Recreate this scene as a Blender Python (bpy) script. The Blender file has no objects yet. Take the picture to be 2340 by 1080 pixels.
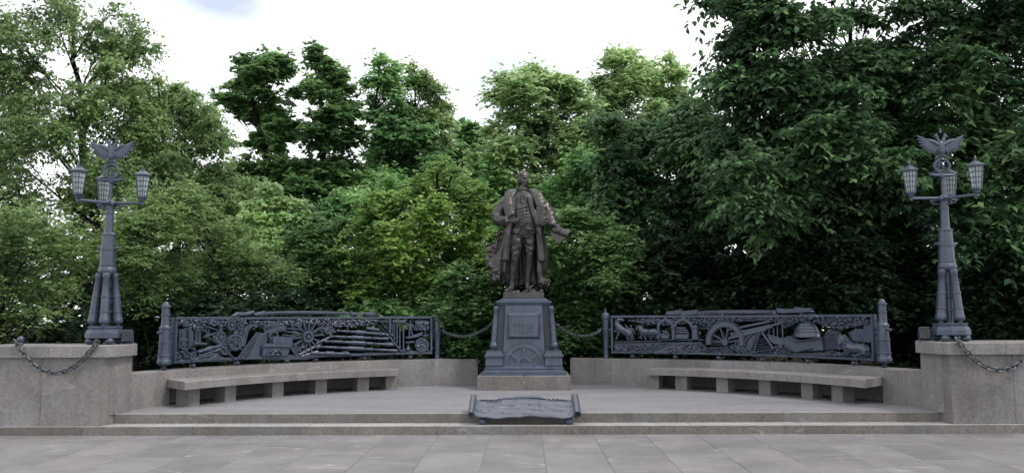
import bpy, bmesh, math, random
import numpy as np
from mathutils import Matrix, Vector, Euler
R = math.radians
PI = math.pi
C = bpy.context.scene.collection
scene = bpy.context.scene

# ------------------------------------------------------------------ camera
cam = bpy.data.cameras.new('camera'); camo = bpy.data.objects.new('camera', cam); C.objects.link(camo)
cam.sensor_fit = 'HORIZONTAL'; cam.angle = 2*math.atan(1170/1950); cam.clip_end = 600
camo.matrix_world = Matrix.Translation((0, 0, 1.6)) @ Matrix.Rotation(0.01333, 4, 'Z') @ Matrix.Rotation(PI/2+0.09357, 4, 'X') @ Matrix.Rotation(-0.004, 4, 'Z')
scene.camera = camo

# ------------------------------------------------------------------ sky, sun, exposure
SUN_EL, SUN_AZ = R(54), R(118)         # azimuth from +Y towards +X: veiled sun over the viewer's right shoulder
w = bpy.data.worlds.new('World'); scene.world = w; w.use_nodes = True
nt = w.node_tree; nt.nodes.clear()
def wn(t, **k):
    n = nt.nodes.new(t)
    for a, b in k.items(): setattr(n, a, b)
    return n
wo = wn('ShaderNodeOutputWorld'); bg = wn('ShaderNodeBackground'); bg.inputs[1].default_value = 0.1
sky = wn('ShaderNodeTexSky', sky_type='NISHITA', sun_disc=False, sun_elevation=SUN_EL, sun_rotation=SUN_AZ)
tc = wn('ShaderNodeTexCoord')
mp = wn('ShaderNodeMapping'); mp.inputs['Scale'].default_value = (1, 1, 1.8)
n1 = wn('ShaderNodeTexNoise'); n1.inputs['Scale'].default_value = 2.4; n1.inputs['Detail'].default_value = 7; n1.inputs['Roughness'].default_value = .55
rm = wn('ShaderNodeMapRange'); rm.inputs[1].default_value = .28; rm.inputs[2].default_value = .43; rm.inputs[3].default_value = .36
def gap(v, rad):                        # a thin place in the cloud cover round a direction
    vd = wn('ShaderNodeVectorMath', operation='DISTANCE'); vd.inputs[1].default_value = Vector(v).normalized()
    m = wn('ShaderNodeMapRange'); m.inputs[1].default_value = 0; m.inputs[2].default_value = rad; m.inputs[3].default_value = -.24; m.inputs[4].default_value = 0
    nt.links.new(tc.outputs['Generated'], vd.inputs[0]); nt.links.new(vd.outputs['Value'], m.inputs[0]); return m.outputs[0]
nt.links.new(tc.outputs['Generated'], mp.inputs[0]); nt.links.new(mp.outputs[0], n1.inputs[0])
s = n1.outputs[0]
for v, rad in (((-.355, 1, .40), .13), ((.0, 1, .33), .16), ((-.40, 1, .245), .07), ((.5, -.6, .7), .4), ((-.7, -.4, .6), .3)):
    a = wn('ShaderNodeMath', operation='ADD'); nt.links.new(s, a.inputs[0]); nt.links.new(gap(v, rad), a.inputs[1]); s = a.outputs[0]
nt.links.new(s, rm.inputs[0])
n2 = wn('ShaderNodeTexNoise'); n2.inputs['Scale'].default_value = 5; n2.inputs['Detail'].default_value = 6
nt.links.new(mp.outputs[0], n2.inputs[0])
cr = wn('ShaderNodeValToRGB'); cr.color_ramp.elements[0].color = (10.3, 10.7, 11.2, 1); cr.color_ramp.elements[1].color = (11.6, 11.8, 12.0, 1)
nt.links.new(n2.outputs[0], cr.inputs[0])
mx = wn('ShaderNodeMix', data_type='RGBA'); nt.links.new(rm.outputs[0], mx.inputs[0])
nt.links.new(sky.outputs[0], mx.inputs[6]); nt.links.new(cr.outputs[0], mx.inputs[7])
nt.links.new(mx.outputs[2], bg.inputs[0]); nt.links.new(bg.outputs[0], wo.inputs[0])

sl = bpy.data.lights.new('sun', 'SUN'); sl.energy = 1.5; sl.angle = R(12); sl.color = (1, .96, .9)
so = bpy.data.objects.new('sun', sl); C.objects.link(so)
sd = Vector((math.sin(SUN_AZ)*math.cos(SUN_EL), math.cos(SUN_AZ)*math.cos(SUN_EL), math.sin(SUN_EL)))
so.rotation_euler = sd.to_track_quat('Z', 'Y').to_euler(); so.location = (0, 0, 30)
vs = scene.view_settings; vs.view_transform = 'Standard'; vs.look = 'None'; vs.exposure = 0.5; vs.gamma = 1; vs.use_curve_mapping = False
scene.cycles.max_bounces = 8; scene.cycles.transparent_max_bounces = 8

# ------------------------------------------------------------------ materials
def newmat(name):
    m = bpy.data.materials.new(name); m.use_nodes = True; t = m.node_tree
    return m, t, t.nodes['Principled BSDF'], lambda ty, **k: _n(t, ty, k)
def _n(t, ty, k):
    n = t.nodes.new(ty)
    for a, b in k.items(): setattr(n, a, b)
    return n
def ramp(t, stops):
    r = t.nodes.new('ShaderNodeValToRGB'); e = r.color_ramp.elements
    while len(e) < len(stops): e.new(.5)
    for x, (p, c) in zip(e, stops): x.position = p; x.color = tuple(c)+((1,) if len(c) == 3 else ())
    return r
def mixc(t, f, a, b, mode='MIX'):
    m = t.nodes.new('ShaderNodeMix'); m.data_type = 'RGBA'; m.blend_type = mode
    for s, v in ((0, f), (6, a), (7, b)):
        if hasattr(v, 'is_output'): t.links.new(v, m.inputs[s])
        elif s == 0: m.inputs[0].default_value = v
        else: m.inputs[s].default_value = tuple(v)+((1,) if len(v) == 3 else ())
    return m.outputs[2]
def granite(name, c1, c2, blotch, vein=.5, rough=.6, speck=.35, per_obj=.18, stretch=(1, 1, 1), streak=.5):
    m, t, p, N = newmat(name); L = t.links.new
    geo = N('ShaderNodeNewGeometry'); mp = N('ShaderNodeMapping'); mp.inputs['Scale'].default_value = stretch
    L(geo.outputs['Position'], mp.inputs[0])
    oi = N('ShaderNodeObjectInfo')
    big = N('ShaderNodeTexNoise'); big.inputs['Scale'].default_value = 1.1; big.inputs['Detail'].default_value = 6; big.inputs['Roughness'].default_value = .62
    off = N('ShaderNodeVectorMath', operation='MULTIPLY_ADD'); off.inputs[1].default_value = (1, 1, 1)
    sc = N('ShaderNodeVectorMath', operation='SCALE'); sc.inputs[0].default_value = (17, 31, 13); L(oi.outputs['Random'], sc.inputs['Scale'])
    L(mp.outputs[0], off.inputs[0]); L(sc.outputs[0], off.inputs[2]); L(off.outputs[0], big.inputs[0])
    base = ramp(t, ((.36, c1), (.64, c2))); L(big.outputs[0], base.inputs[0])
    bl = N('ShaderNodeTexNoise'); bl.inputs['Scale'].default_value = .8; bl.inputs['Detail'].default_value = 4; L(off.outputs[0], bl.inputs[0])
    bm = N('ShaderNodeMapRange'); bm.inputs[1].default_value = .52; bm.inputs[2].default_value = .72; bm.inputs[4].default_value = .75; L(bl.outputs[0], bm.inputs[0])
    col = mixc(t, bm.outputs[0], base.outputs[0], blotch)
    # grain
    g = N('ShaderNodeTexNoise'); g.inputs['Scale'].default_value = 90; g.inputs['Detail'].default_value = 3; L(geo.outputs['Position'], g.inputs[0])
    gr = ramp(t, ((.3, (1-speck,)*3), (.7, (1+speck,)*3))); L(g.outputs[0], gr.inputs[0])
    col = mixc(t, 1.0, col, gr.outputs[0], 'MULTIPLY')
    g2 = N('ShaderNodeTexNoise'); g2.inputs['Scale'].default_value = 22; g2.inputs['Detail'].default_value = 4; L(geo.outputs['Position'], g2.inputs[0])
    gr2 = ramp(t, ((.3, (1-speck*.45,)*3), (.7, (1+speck*.45,)*3))); L(g2.outputs[0], gr2.inputs[0])
    col = mixc(t, 1.0, col, gr2.outputs[0], 'MULTIPLY')
    # veins: thin pale ridges of a stretched noise
    vo = N('ShaderNodeMapping'); vo.inputs['Rotation'].default_value = (0.2, 0.3, .5); vo.inputs['Scale'].default_value = (.35, 1.5, 1.2); L(off.outputs[0], vo.inputs[0])
    vn = N('ShaderNodeTexNoise'); vn.inputs['Scale'].default_value = 1.3; vn.inputs['Detail'].default_value = 2.5; L(vo.outputs[0], vn.inputs[0])
    a = N('ShaderNodeMath', operation='SUBTRACT'); a.inputs[1].default_value = .5; L(vn.outputs[0], a.inputs[0])
    b = N('ShaderNodeMath', operation='ABSOLUTE'); L(a.outputs[0], b.inputs[0])
    v = N('ShaderNodeMapRange'); v.inputs[1].default_value = .0; v.inputs[2].default_value = .012; v.inputs[3].default_value = vein; v.inputs[4].default_value = 0; L(b.outputs[0], v.inputs[0])
    br = N('ShaderNodeTexNoise'); br.inputs['Scale'].default_value = 1.9; L(off.outputs[0], br.inputs[0])
    brm = N('ShaderNodeMapRange'); brm.inputs[1].default_value = .5; brm.inputs[2].default_value = .62; L(br.outputs[0], brm.inputs[0])
    vm = N('ShaderNodeMath', operation='MULTIPLY'); L(v.outputs[0], vm.inputs[0]); L(brm.outputs[0], vm.inputs[1])
    col = mixc(t, vm.outputs[0], col, tuple(min(.62, x*1.55+.05) for x in c2))
    sm = N('ShaderNodeMapping'); sm.inputs['Scale'].default_value = (3.2, 3.2, .35); L(off.outputs[0], sm.inputs[0])
    sn = N('ShaderNodeTexNoise'); sn.inputs['Scale'].default_value = 1.6; sn.inputs['Detail'].default_value = 5; sn.inputs['Roughness'].default_value = .6; L(sm.outputs[0], sn.inputs[0])
    sr = ramp(t, ((.35, (1-.24*streak, 1-.25*streak, 1-.27*streak)), (.5, (1,1,1)), (.68, (1+.12*streak,)*3))); L(sn.outputs[0], sr.inputs[0])
    col = mixc(t, 1.0, col, sr.outputs[0], 'MULTIPLY')
    ov = N('ShaderNodeMapRange'); ov.inputs[3].default_value = 1-per_obj; ov.inputs[4].default_value = 1+per_obj; L(oi.outputs['Random'], ov.inputs[0])
    hs = N('ShaderNodeHueSaturation'); L(ov.outputs[0], hs.inputs['Value']); L(col, hs.inputs['Color'])
    L(hs.outputs[0], p.inputs['Base Color'])
    rr = N('ShaderNodeMapRange'); rr.inputs[3].default_value = rough-.1; rr.inputs[4].default_value = rough+.12; L(g2.outputs[0], rr.inputs[0]); L(rr.outputs[0], p.inputs['Roughness'])
    p.inputs['Specular IOR Level'].default_value = .35
    bu = N('ShaderNodeBump'); bu.inputs['Strength'].default_value = .25; bu.inputs['Distance'].default_value = .004
    L(g.outputs[0], bu.inputs['Height']); L(bu.outputs[0], p.inputs['Normal'])
    return m
M = {}
M['paving'] = granite('granite_paving', (0.141, 0.135, 0.141), (0.201, 0.192, 0.198), (0.222, 0.195, 0.186), vein=.6, rough=.55, speck=.22, per_obj=.045, streak=.25)
M['floor'] = granite('granite_platform', (0.177, 0.170, 0.182), (0.219, 0.211, 0.225), (0.205, 0.204, 0.225), vein=.45, rough=.6, speck=.26, per_obj=.0, stretch=(.5, 1.8, 1), streak=.25)
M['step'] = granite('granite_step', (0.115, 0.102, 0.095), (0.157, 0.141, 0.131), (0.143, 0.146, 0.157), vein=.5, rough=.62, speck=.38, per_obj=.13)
M['tread'] = granite('granite_tread_lit', (0.252, 0.243, 0.235), (0.315, 0.306, 0.299), (0.296, 0.284, 0.280), vein=.2, rough=.65, speck=.2, per_obj=.06)
M['wall'] = granite('granite_wall', (0.148, 0.134, 0.130), (0.196, 0.184, 0.178), (0.180, 0.185, 0.195), vein=.45, rough=.6, speck=.32, per_obj=.12)

def paint(name, col, rough=.5, metal=0.0, wear=.3, spec=.4, dust=.25):
    m, t, p, N = newmat(name); L = t.links.new
    geo = N('ShaderNodeNewGeometry')
    n = N('ShaderNodeTexNoise'); n.inputs['Scale'].default_value = 6; n.inputs['Detail'].default_value = 7; n.inputs['Roughness'].default_value = .65
    L(geo.outputs['Position'], n.inputs[0])
    r = ramp(t, ((.3, tuple(c*(1-wear) for c in col)), (.72, tuple(c*(1+wear) for c in col)))); L(n.outputs[0], r.inputs[0])
    sep = N('ShaderNodeSeparateXYZ'); L(geo.outputs['Normal'], sep.inputs[0])
    n3 = N('ShaderNodeTexNoise'); n3.inputs['Scale'].default_value = 30; n3.inputs['Detail'].default_value = 4; L(geo.outputs['Position'], n3.inputs[0])
    stn = N('ShaderNodeMapping'); stn.inputs['Scale'].default_value = (9, 9, 1.1); L(geo.outputs['Position'], stn.inputs[0])
    st2 = N('ShaderNodeTexNoise'); st2.inputs['Scale'].default_value = 2.2; st2.inputs['Detail'].default_value = 6; L(stn.outputs[0], st2.inputs[0])
    str_ = ramp(t, ((.32, (.72,.72,.74)), (.5, (1,1,1)), (.7, (1.18,1.17,1.15)))); L(st2.outputs[0], str_.inputs[0])
    streaked = mixc(t, 1.0, r.outputs[0], str_.outputs[0], 'MULTIPLY')
    # dust settled on ledges
    d = N('ShaderNodeMapRange'); d.inputs[1].default_value = .75; d.inputs[2].default_value = 1.0; d.inputs[4].default_value = dust; L(sep.outputs[2], d.inputs[0])
    dm = N('ShaderNodeMath', operation='MULTIPLY'); L(d.outputs[0], dm.inputs[0]); L(n3.outputs[0], dm.inputs[1])
    c = mixc(t, dm.outputs[0], streaked, (.30, .30, .31))
    L(c, p.inputs['Base Color']); p.inputs['Metallic'].default_value = metal; p.inputs['Specular IOR Level'].default_value = spec
    rr = N('ShaderNodeMapRange'); rr.inputs[3].default_value = rough-.1; rr.inputs[4].default_value = rough+.15; L(n.outputs[0], rr.inputs[0]); L(rr.outputs[0], p.inputs['Roughness'])
    bu = N('ShaderNodeBump'); bu.inputs['Strength'].default_value = .2; bu.inputs['Distance'].default_value = .004; L(n3.outputs[0], bu.inputs['Height']); L(bu.outputs[0], p.inputs['Normal'])
    return m
M['mortar'] = paint('pale_mortar', (.27, .26, .25), .8, 0, .15, .1, .0)
M['iron'] = paint('slate_blue_iron', (0.038, 0.051, 0.083), .36, .0, .25, .6, .2)
M['iron_dark'] = paint('dark_recess_iron', (0.033, 0.040, 0.054), .5, .0, .15)
M['bronze'] = paint('dark_bronze', (.060, .056, .053), .35, .55, .3, .5, .06)
M['scroll'] = paint('weathered_iron_sheet', (0.054, 0.063, 0.090), .38, .0, .22, .75, .15)
M['chain'] = paint('chain_iron', (0.087, 0.095, 0.106), .4, .4, .2)
M['bark'] = paint('bark', (0.011, 0.009, 0.008), .85, 0, .4, .1, .0)
M['soil'] = paint('soil', (.035, .028, .02), .95, 0, .5, .05, .0)
M['litter'] = paint('leaf_litter', (.14, .11, .06), .8, 0, .5, .1, .0)
def glass(name):
    m, t, p, N = newmat(name)
    p.inputs['Base Color'].default_value = (.50, .56, .56, 1); p.inputs['Roughness'].default_value = .25
    p.inputs['Transmission Weight'].default_value = .45; p.inputs['IOR'].default_value = 1.35
    return m
M['glass'] = glass('frosted_glass')
M['dark_glass'] = paint('dark_glass', (.02, .022, .026), .3, 0, .1, .3, .0)
def leafmat(name, c1, c2, c3, trans=.38, rough=.42, patch=.5, var=.35, spec=.22):
    m, t, p, N = newmat(name); L = t.links.new
    geo = N('ShaderNodeNewGeometry')
    k_ = lambda c, q: tuple(min(.4, x*q) for x in c)
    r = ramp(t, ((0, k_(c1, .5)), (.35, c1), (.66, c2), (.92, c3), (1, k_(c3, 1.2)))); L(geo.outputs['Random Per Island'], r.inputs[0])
    n = N('ShaderNodeTexNoise'); n.inputs['Scale'].default_value = patch; n.inputs['Detail'].default_value = 3; L(geo.outputs['Position'], n.inputs[0])
    v = N('ShaderNodeMapRange'); v.inputs[1].default_value = .3; v.inputs[2].default_value = .7; v.inputs[3].default_value = 1-var; v.inputs[4].default_value = 1+var; L(n.outputs[0], v.inputs[0])
    h = N('ShaderNodeMapRange'); h.inputs[1].default_value = .3; h.inputs[2].default_value = .7; h.inputs[3].default_value = .515; h.inputs[4].default_value = .485; L(n.outputs[0], h.inputs[0])
    hs = N('ShaderNodeHueSaturation'); hs.inputs['Saturation'].default_value = 1.0; L(v.outputs[0], hs.inputs['Value']); L(h.outputs[0], hs.inputs['Hue']); L(r.outputs[0], hs.inputs['Color'])
    L(hs.outputs[0], p.inputs['Base Color']); p.inputs['Roughness'].default_value = rough; p.inputs['Specular IOR Level'].default_value = spec
    tr = N('ShaderNodeBsdfTranslucent'); g = N('ShaderNodeHueSaturation'); g.inputs['Saturation'].default_value = .92; g.inputs['Value'].default_value = 1.75; g.inputs['Hue'].default_value = .485; L(hs.outputs[0], g.inputs['Color']); L(g.outputs[0], tr.inputs[0])
    mx = N('ShaderNodeMixShader'); mx.inputs[0].default_value = trans
    L(p.outputs[0], mx.inputs[1]); L(tr.outputs[0], mx.inputs[2]); L(mx.outputs[0], t.nodes['Material Output'].inputs[0])
    return m
M['leaf_birch'] = leafmat('leaf_birch', (0.127, 0.216, 0.078), (0.186, 0.293, 0.108), (0.271, 0.377, 0.176), .5)
M['leaf_willow'] = leafmat('leaf_willow', (0.124, 0.216, 0.082), (0.176, 0.285, 0.104), (0.266, 0.378, 0.148), .48)
M['leaf_oak'] = leafmat('leaf_oak', (0.086, 0.186, 0.069), (0.126, 0.248, 0.083), (0.186, 0.326, 0.106), .42)
M['leaf_mid'] = leafmat('leaf_mid', (0.137, 0.307, 0.112), (0.193, 0.392, 0.137), (0.265, 0.421, 0.171), .48)
M['leaf_maple'] = leafmat('leaf_maple', (0.192, 0.323, 0.133), (0.262, 0.426, 0.168), (0.355, 0.444, 0.213), .5)
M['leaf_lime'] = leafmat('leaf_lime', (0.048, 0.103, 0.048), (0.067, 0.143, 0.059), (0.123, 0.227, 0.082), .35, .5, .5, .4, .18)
M['leaf_hawthorn'] = leafmat('leaf_hawthorn', (0.121, 0.241, 0.067), (0.182, 0.326, 0.084), (0.290, 0.422, 0.116), .5)
M['leaf_shrub'] = leafmat('leaf_shrub', (0.079, 0.170, 0.061), (0.112, 0.221, 0.078), (0.171, 0.293, 0.114), .48)
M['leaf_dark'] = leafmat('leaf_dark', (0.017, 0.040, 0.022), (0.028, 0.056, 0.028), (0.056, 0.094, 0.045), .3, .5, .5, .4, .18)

# ------------------------------------------------------------------ mesh helpers
class MB:
    def __init__(s): s.v = []; s.f = []
    def add(s, vs, fs):
        o = len(s.v); s.v += [tuple(p) for p in vs]; s.f += [tuple(i+o for i in f) for f in fs]; return s
    def box(s, x0, y0, z0, x1, y1, z1):
        return s.add([(x0,y0,z0),(x1,y0,z0),(x1,y1,z0),(x0,y1,z0),(x0,y0,z1),(x1,y0,z1),(x1,y1,z1),(x0,y1,z1)],
                     [(0,3,2,1),(4,5,6,7),(0,1,5,4),(1,2,6,5),(2,3,7,6),(3,0,4,7)])
    def frustum(s, z0, hx0, hy0, z1, hx1, hy1, cx=0, cy=0):
        return s.add([(cx-hx0,cy-hy0,z0),(cx+hx0,cy-hy0,z0),(cx+hx0,cy+hy0,z0),(cx-hx0,cy+hy0,z0),
                      (cx-hx1,cy-hy1,z1),(cx+hx1,cy-hy1,z1),(cx+hx1,cy+hy1,z1),(cx-hx1,cy+hy1,z1)],
                     [(0,3,2,1),(4,5,6,7),(0,1,5,4),(1,2,6,5),(2,3,7,6),(3,0,4,7)])
    def stack(s, prof, cx, cy):           # square mouldings: (z, halfx, halfy) from bottom to top, one skin
        vs = []; fs = []
        for z, a, b in prof: vs += [(cx-a,cy-b,z),(cx+a,cy-b,z),(cx+a,cy+b,z),(cx-a,cy+b,z)]
        n = len(prof)
        for i in range(n-1):
            for k in range(4): j = (k+1) % 4; fs.append((4*i+k, 4*i+j, 4*i+4+j, 4*i+4+k))
        fs += [(3,2,1,0), tuple(4*(n-1)+k for k in range(4))]
        return s.add(vs, fs)
    def lathe(s, prof, o=(0,0,0), axis=(0,0,1), n=16, cap=True):   # prof: (radius, height along axis)
        A = Vector(axis).normalized(); U = A.orthogonal().normalized()
        if abs(A.z) > .9: U = (Vector((1,0,0)) - A*A.x).normalized()
        V = A.cross(U); O = Vector(o); vs = []; fs = []
        for r, h in prof:
            for k in range(n):
                a = 2*PI*k/n; vs.append(O + A*h + (U*math.cos(a)+V*math.sin(a))*max(r, 1e-4))
        for i in range(len(prof)-1):
            for k in range(n): j = (k+1) % n; fs.append((i*n+k, i*n+j, i*n+n+j, i*n+n+k))
        if cap: fs += [tuple(range(n-1, -1, -1)), tuple((len(prof)-1)*n+k for k in range(n))]
        return s.add(vs, fs)
    def tube(s, pts, rad, n=8, closed=False, flat=(1,1), up=None):
        P = [Vector(p) for p in pts]; m = len(P)
        if not hasattr(rad, '__len__'): rad = [rad]*m
        vs = []; fs = []; pu = None
        for i in range(m):
            if closed: T = P[(i+1) % m]-P[i-1]
            else: T = P[min(i+1, m-1)]-P[max(i-1, 0)]
            T = T.normalized() if T.length > 1e-9 else Vector((0,0,1))
            if pu is None: u = Vector(up) if up else T.orthogonal()
            else: u = pu
            u = u - T*u.dot(T)
            u = u.normalized() if u.length > 1e-6 else T.orthogonal().normalized()
            pu = u; v = T.cross(u)
            for k in range(n):
                a = 2*PI*k/n; vs.append(P[i]+(u*math.cos(a)*flat[0]+v*math.sin(a)*flat[1])*rad[i])
        for i in range(m if closed else m-1):
            q = (i+1) % m
            for k in range(n): j = (k+1) % n; fs.append((i*n+k, i*n+j, q*n+j, q*n+k))
        if not closed: fs += [tuple(range(n-1, -1, -1)), tuple((m-1)*n+k for k in range(n))]
        return s.add(vs, fs)
    def ell(s, c, r, rot=None, nu=14, nv=9):
        if not hasattr(r, '__len__'): r = (r, r, r)
        vs = []; fs = []; c = Vector(c); m = rot.to_matrix() if isinstance(rot, Euler) else (rot or Matrix.Identity(3))
        vs.append(c+m@Vector((0,0,-r[2])))
        for i in range(1, nv):
            t = PI*i/nv-PI/2
            for k in range(nu):
                a = 2*PI*k/nu; vs.append(c+m@Vector((math.cos(a)*math.cos(t)*r[0], math.sin(a)*math.cos(t)*r[1], math.sin(t)*r[2])))
        vs.append(c+m@Vector((0,0,r[2]))); e = len(vs)-1
        for k in range(nu):
            j = (k+1) % nu; fs.append((0, 1+j, 1+k)); fs.append((e, 1+(nv-2)*nu+k, 1+(nv-2)*nu+j))
            for i in range(nv-2): fs.append((1+i*nu+k, 1+i*nu+j, 1+(i+1)*nu+j, 1+(i+1)*nu+k))
        return s.add(vs, fs)
    def prism(s, poly, d0, d1, f, bev=0.0):   # polygon (ccw in u,v) extruded from depth d0 to d1, f maps (u,v,w)
        A = sum(poly[i-1][0]*poly[i][1]-poly[i][0]*poly[i-1][1] for i in range(len(poly)))
        if A < 0: poly = poly[::-1]
        n = len(poly); cx = sum(p[0] for p in poly)/n; cy = sum(p[1] for p in poly)/n
        rings = [(poly, d0), (poly, d1-bev)]
        if bev:
            ins = []
            for i in range(n):
                a, b, c = poly[i-1], poly[i], poly[(i+1) % n]
                e1 = Vector((b[0]-a[0], b[1]-a[1])); e2 = Vector((c[0]-b[0], c[1]-b[1]))
                if e1.length < 1e-6 or e2.length < 1e-6: ins.append(b); continue
                e1.normalize(); e2.normalize(); nn = Vector((-e1.y-e2.y, e1.x+e2.x))
                if nn.length < 1e-3: nn = Vector((-e1.y, e1.x))
                nn.normalize(); k = bev/max(.5, nn.dot(Vector((-e1.y, e1.x)))); ins.append((b[0]+nn.x*k, b[1]+nn.y*k))
            rings.append((ins, d1))
        vs = []; fs = []
        for pl, w_ in rings: vs += [f(p[0], p[1], w_) for p in pl]
        for i in range(len(rings)-1):
            for k in range(n): j = (k+1) % n; fs.append((i*n+k, i*n+j, i*n+n+j, i*n+n+k))
        fs += [tuple(range(n-1, -1, -1)), tuple((len(rings)-1)*n+k for k in range(n))]
        return s.add(vs, fs)
    def mesh(s, name, smooth=35):
        me = bpy.data.meshes.new(name); me.from_pydata([tuple(p) for p in s.v], [], s.f); me.update()
        if smooth:
            me.polygons.foreach_set('use_smooth', [True]*len(me.polygons)); me.set_sharp_from_angle(angle=R(smooth))
        return me
    def build(s, name, m, parent=None, smooth=35, recalc=True):
        me = s.mesh(name, 0)
        if recalc:
            b = bmesh.new(); b.from_mesh(me); bmesh.ops.recalc_face_normals(b, faces=b.faces); b.to_mesh(me); b.free()
        if smooth:
            me.polygons.foreach_set('use_smooth', [True]*len(me.polygons)); me.set_sharp_from_angle(angle=R(smooth))
        me.materials.append(M[m] if isinstance(m, str) else m)
        return link(name, me, parent)
def link(name, me, parent=None):
    o = bpy.data.objects.new(name, me); C.objects.link(o)
    if parent is not None:
        o.parent = parent
        L_ = parent.location.copy(); p = parent.parent
        while p: L_ += p.location; p = p.parent
        o.location = -L_ if parent.get('world_space') else (0, 0, 0)
    return o
def tag(o, label=None, cat=None, group=None, kind=None):
    if label: o['label'] = label
    if cat: o['category'] = cat
    if group: o['group'] = group
    if kind: o['kind'] = kind
    return o
def thing(name, label, cat, loc=(0,0,0), group=None, world=False):
    o = bpy.data.objects.new(name, None); C.objects.link(o); o.location = loc; o.empty_display_size = .2
    if world: o['world_space'] = True     # children are modelled in world coordinates
    return tag(o, label, cat, group)
def shift(o, d): o.location = Vector(o.location)+Vector(d)
def copy_part(c, parent, mirror=False):
    d = c.copy(); C.objects.link(d); d.parent = parent
    for g in c.children: copy_part(g, d)
    return d

# ------------------------------------------------------------------ plan of the monument
CY = 10.95                      # centre of the curved wall
RW, WT = 6.07, .42              # face radius, thickness
ZP, ZS, ZT = .27, .115, .778     # platform, first step, wall top
Y1, Y2 = 11.87, 12.21           # step fronts
ZE = .248                       # the platform falls slightly towards the steps
RF = 6.25                       # fence radius
def polar(r, deg, z): a = R(deg); return (r*math.sin(a), CY+r*math.cos(a), z)

# ------------------------------------------------------------------ ground and steps
random.seed(4)
g = MB().add([(-140,-60,-.006),(140,-60,-.006),(140,11.9,-.006),(-140,11.9,-.006)], [(0,1,2,3)]).build('plaza_ground', 'paving', None, 0, False)
tag(g, kind='structure')
WS = .70
slab_meshes = {}
def slab_mesh(w_, l_):
    k = (round(w_,2), round(l_,2))
    if k not in slab_meshes:
        e = .004; b = MB(); hw, hl = w_/2-.0018, l_/2-.0018
        b.stack([(-.012,hw,hl),(-e,hw,hl),(0,hw-e,hl-e)], 0, 0)
        me = b.mesh('paving_slab', 0); me.materials.append(M['paving']); slab_meshes[k] = me
    return slab_meshes[k]
lens = (.8, 1.0, 1.2, 1.4)
for ci in range(-12, 13):
    x = -.12+ci*WS
    y = Y1-.01
    first = random.choice((.45, .7, .95, 1.2))
    while y > 8.0:
        l_ = first if first else random.choice(lens); first = 0
        o = link('paving_slab', slab_mesh(WS, l_), g); o.location = (x, y-l_/2, random.uniform(-.0015, .0015))
        o.rotation_euler = (random.uniform(-.0012,.0012), random.uniform(-.0015,.0015), 0)
        y -= l_
def block(name, x0, x1, y0, y1, z0, z1, m, parent, e=.007):
    b = MB(); cx, cy = (x0+x1)/2, (y0+y1)/2; hx, hy = (x1-x0)/2, (y1-y0)/2
    b.stack([(z0,hx,hy),(z1-e,hx,hy),(z1-e*.3,hx-e*.3,hy-e*.3),(z1,hx-e,hy-e)], cx, cy)
    o = b.build(name, m, parent, 0)
    if m == 'step':                       # upward faces worn pale, and light from above painted into their colour
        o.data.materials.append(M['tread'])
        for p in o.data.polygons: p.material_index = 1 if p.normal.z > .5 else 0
    return o
st = thing('steps', None, None, (0,0,0)); tag(st, kind='structure')
jm = MB()
def run_steps(xa, xb, y0, y1, z0, z1, ln, sd):
    random.seed(sd); x = xa
    while x < xb-.01:
        l_ = min(ln*random.uniform(.85,1.15), xb-x)
        if xb-x-l_ < .5: l_ = xb-x
        dz = random.uniform(-.0015,.0015)
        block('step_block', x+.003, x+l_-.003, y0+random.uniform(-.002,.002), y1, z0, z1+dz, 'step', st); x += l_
        if x < xb-.1: jm.box(x-.0035, y0+.003, z0, x+.0035, y1-.002, z1-.004)
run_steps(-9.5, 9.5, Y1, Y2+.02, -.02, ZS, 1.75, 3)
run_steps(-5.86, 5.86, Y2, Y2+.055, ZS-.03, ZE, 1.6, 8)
jm.build('mortar_joints', 'mortar', st, 0)['kind'] = 'stuff'
# platform: chord of the step to the wall
pl = [(-5.86, Y2+.056), (5.86, Y2+.056)] + [polar(RW+.33, a, 0)[:2] for a in np.linspace(73.2, -73.2, 60)]
b = MB(); n = len(pl)
b.add([(x,y,ZE-.001+(ZP-ZE)*(y-Y2)/4.6) for x,y in pl]+[(x,y,-.02) for x,y in pl], [tuple(range(n))]+[(i, i+n, (i+1)%n+n, (i+1)%n) for i in range(n)])
tag(b.build('platform', 'floor', None, 0), kind='structure')
# soil behind the wall
b = MB()
ang = np.linspace(-73, 73, 49)
inn = [polar(RW+WT-.05, a, .38) for a in ang]; out_ = [(p[0]*9, CY+(p[1]-CY)*9, .2) for p in inn]
k = len(inn)
b.add(inn+out_, [(i, i+1, k+i+1, k+i) for i in range(k-1)])
for sx in (-1, 1):
    b.add([(sx*5.9, 12.6, .38), (sx*60, 12.6, .2), (sx*60, 29, .2), (sx*5.9, 13.0, .38)], [(0,1,2,3)])
tag(b.build('soil', 'soil', None, 0), kind='structure')

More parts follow.
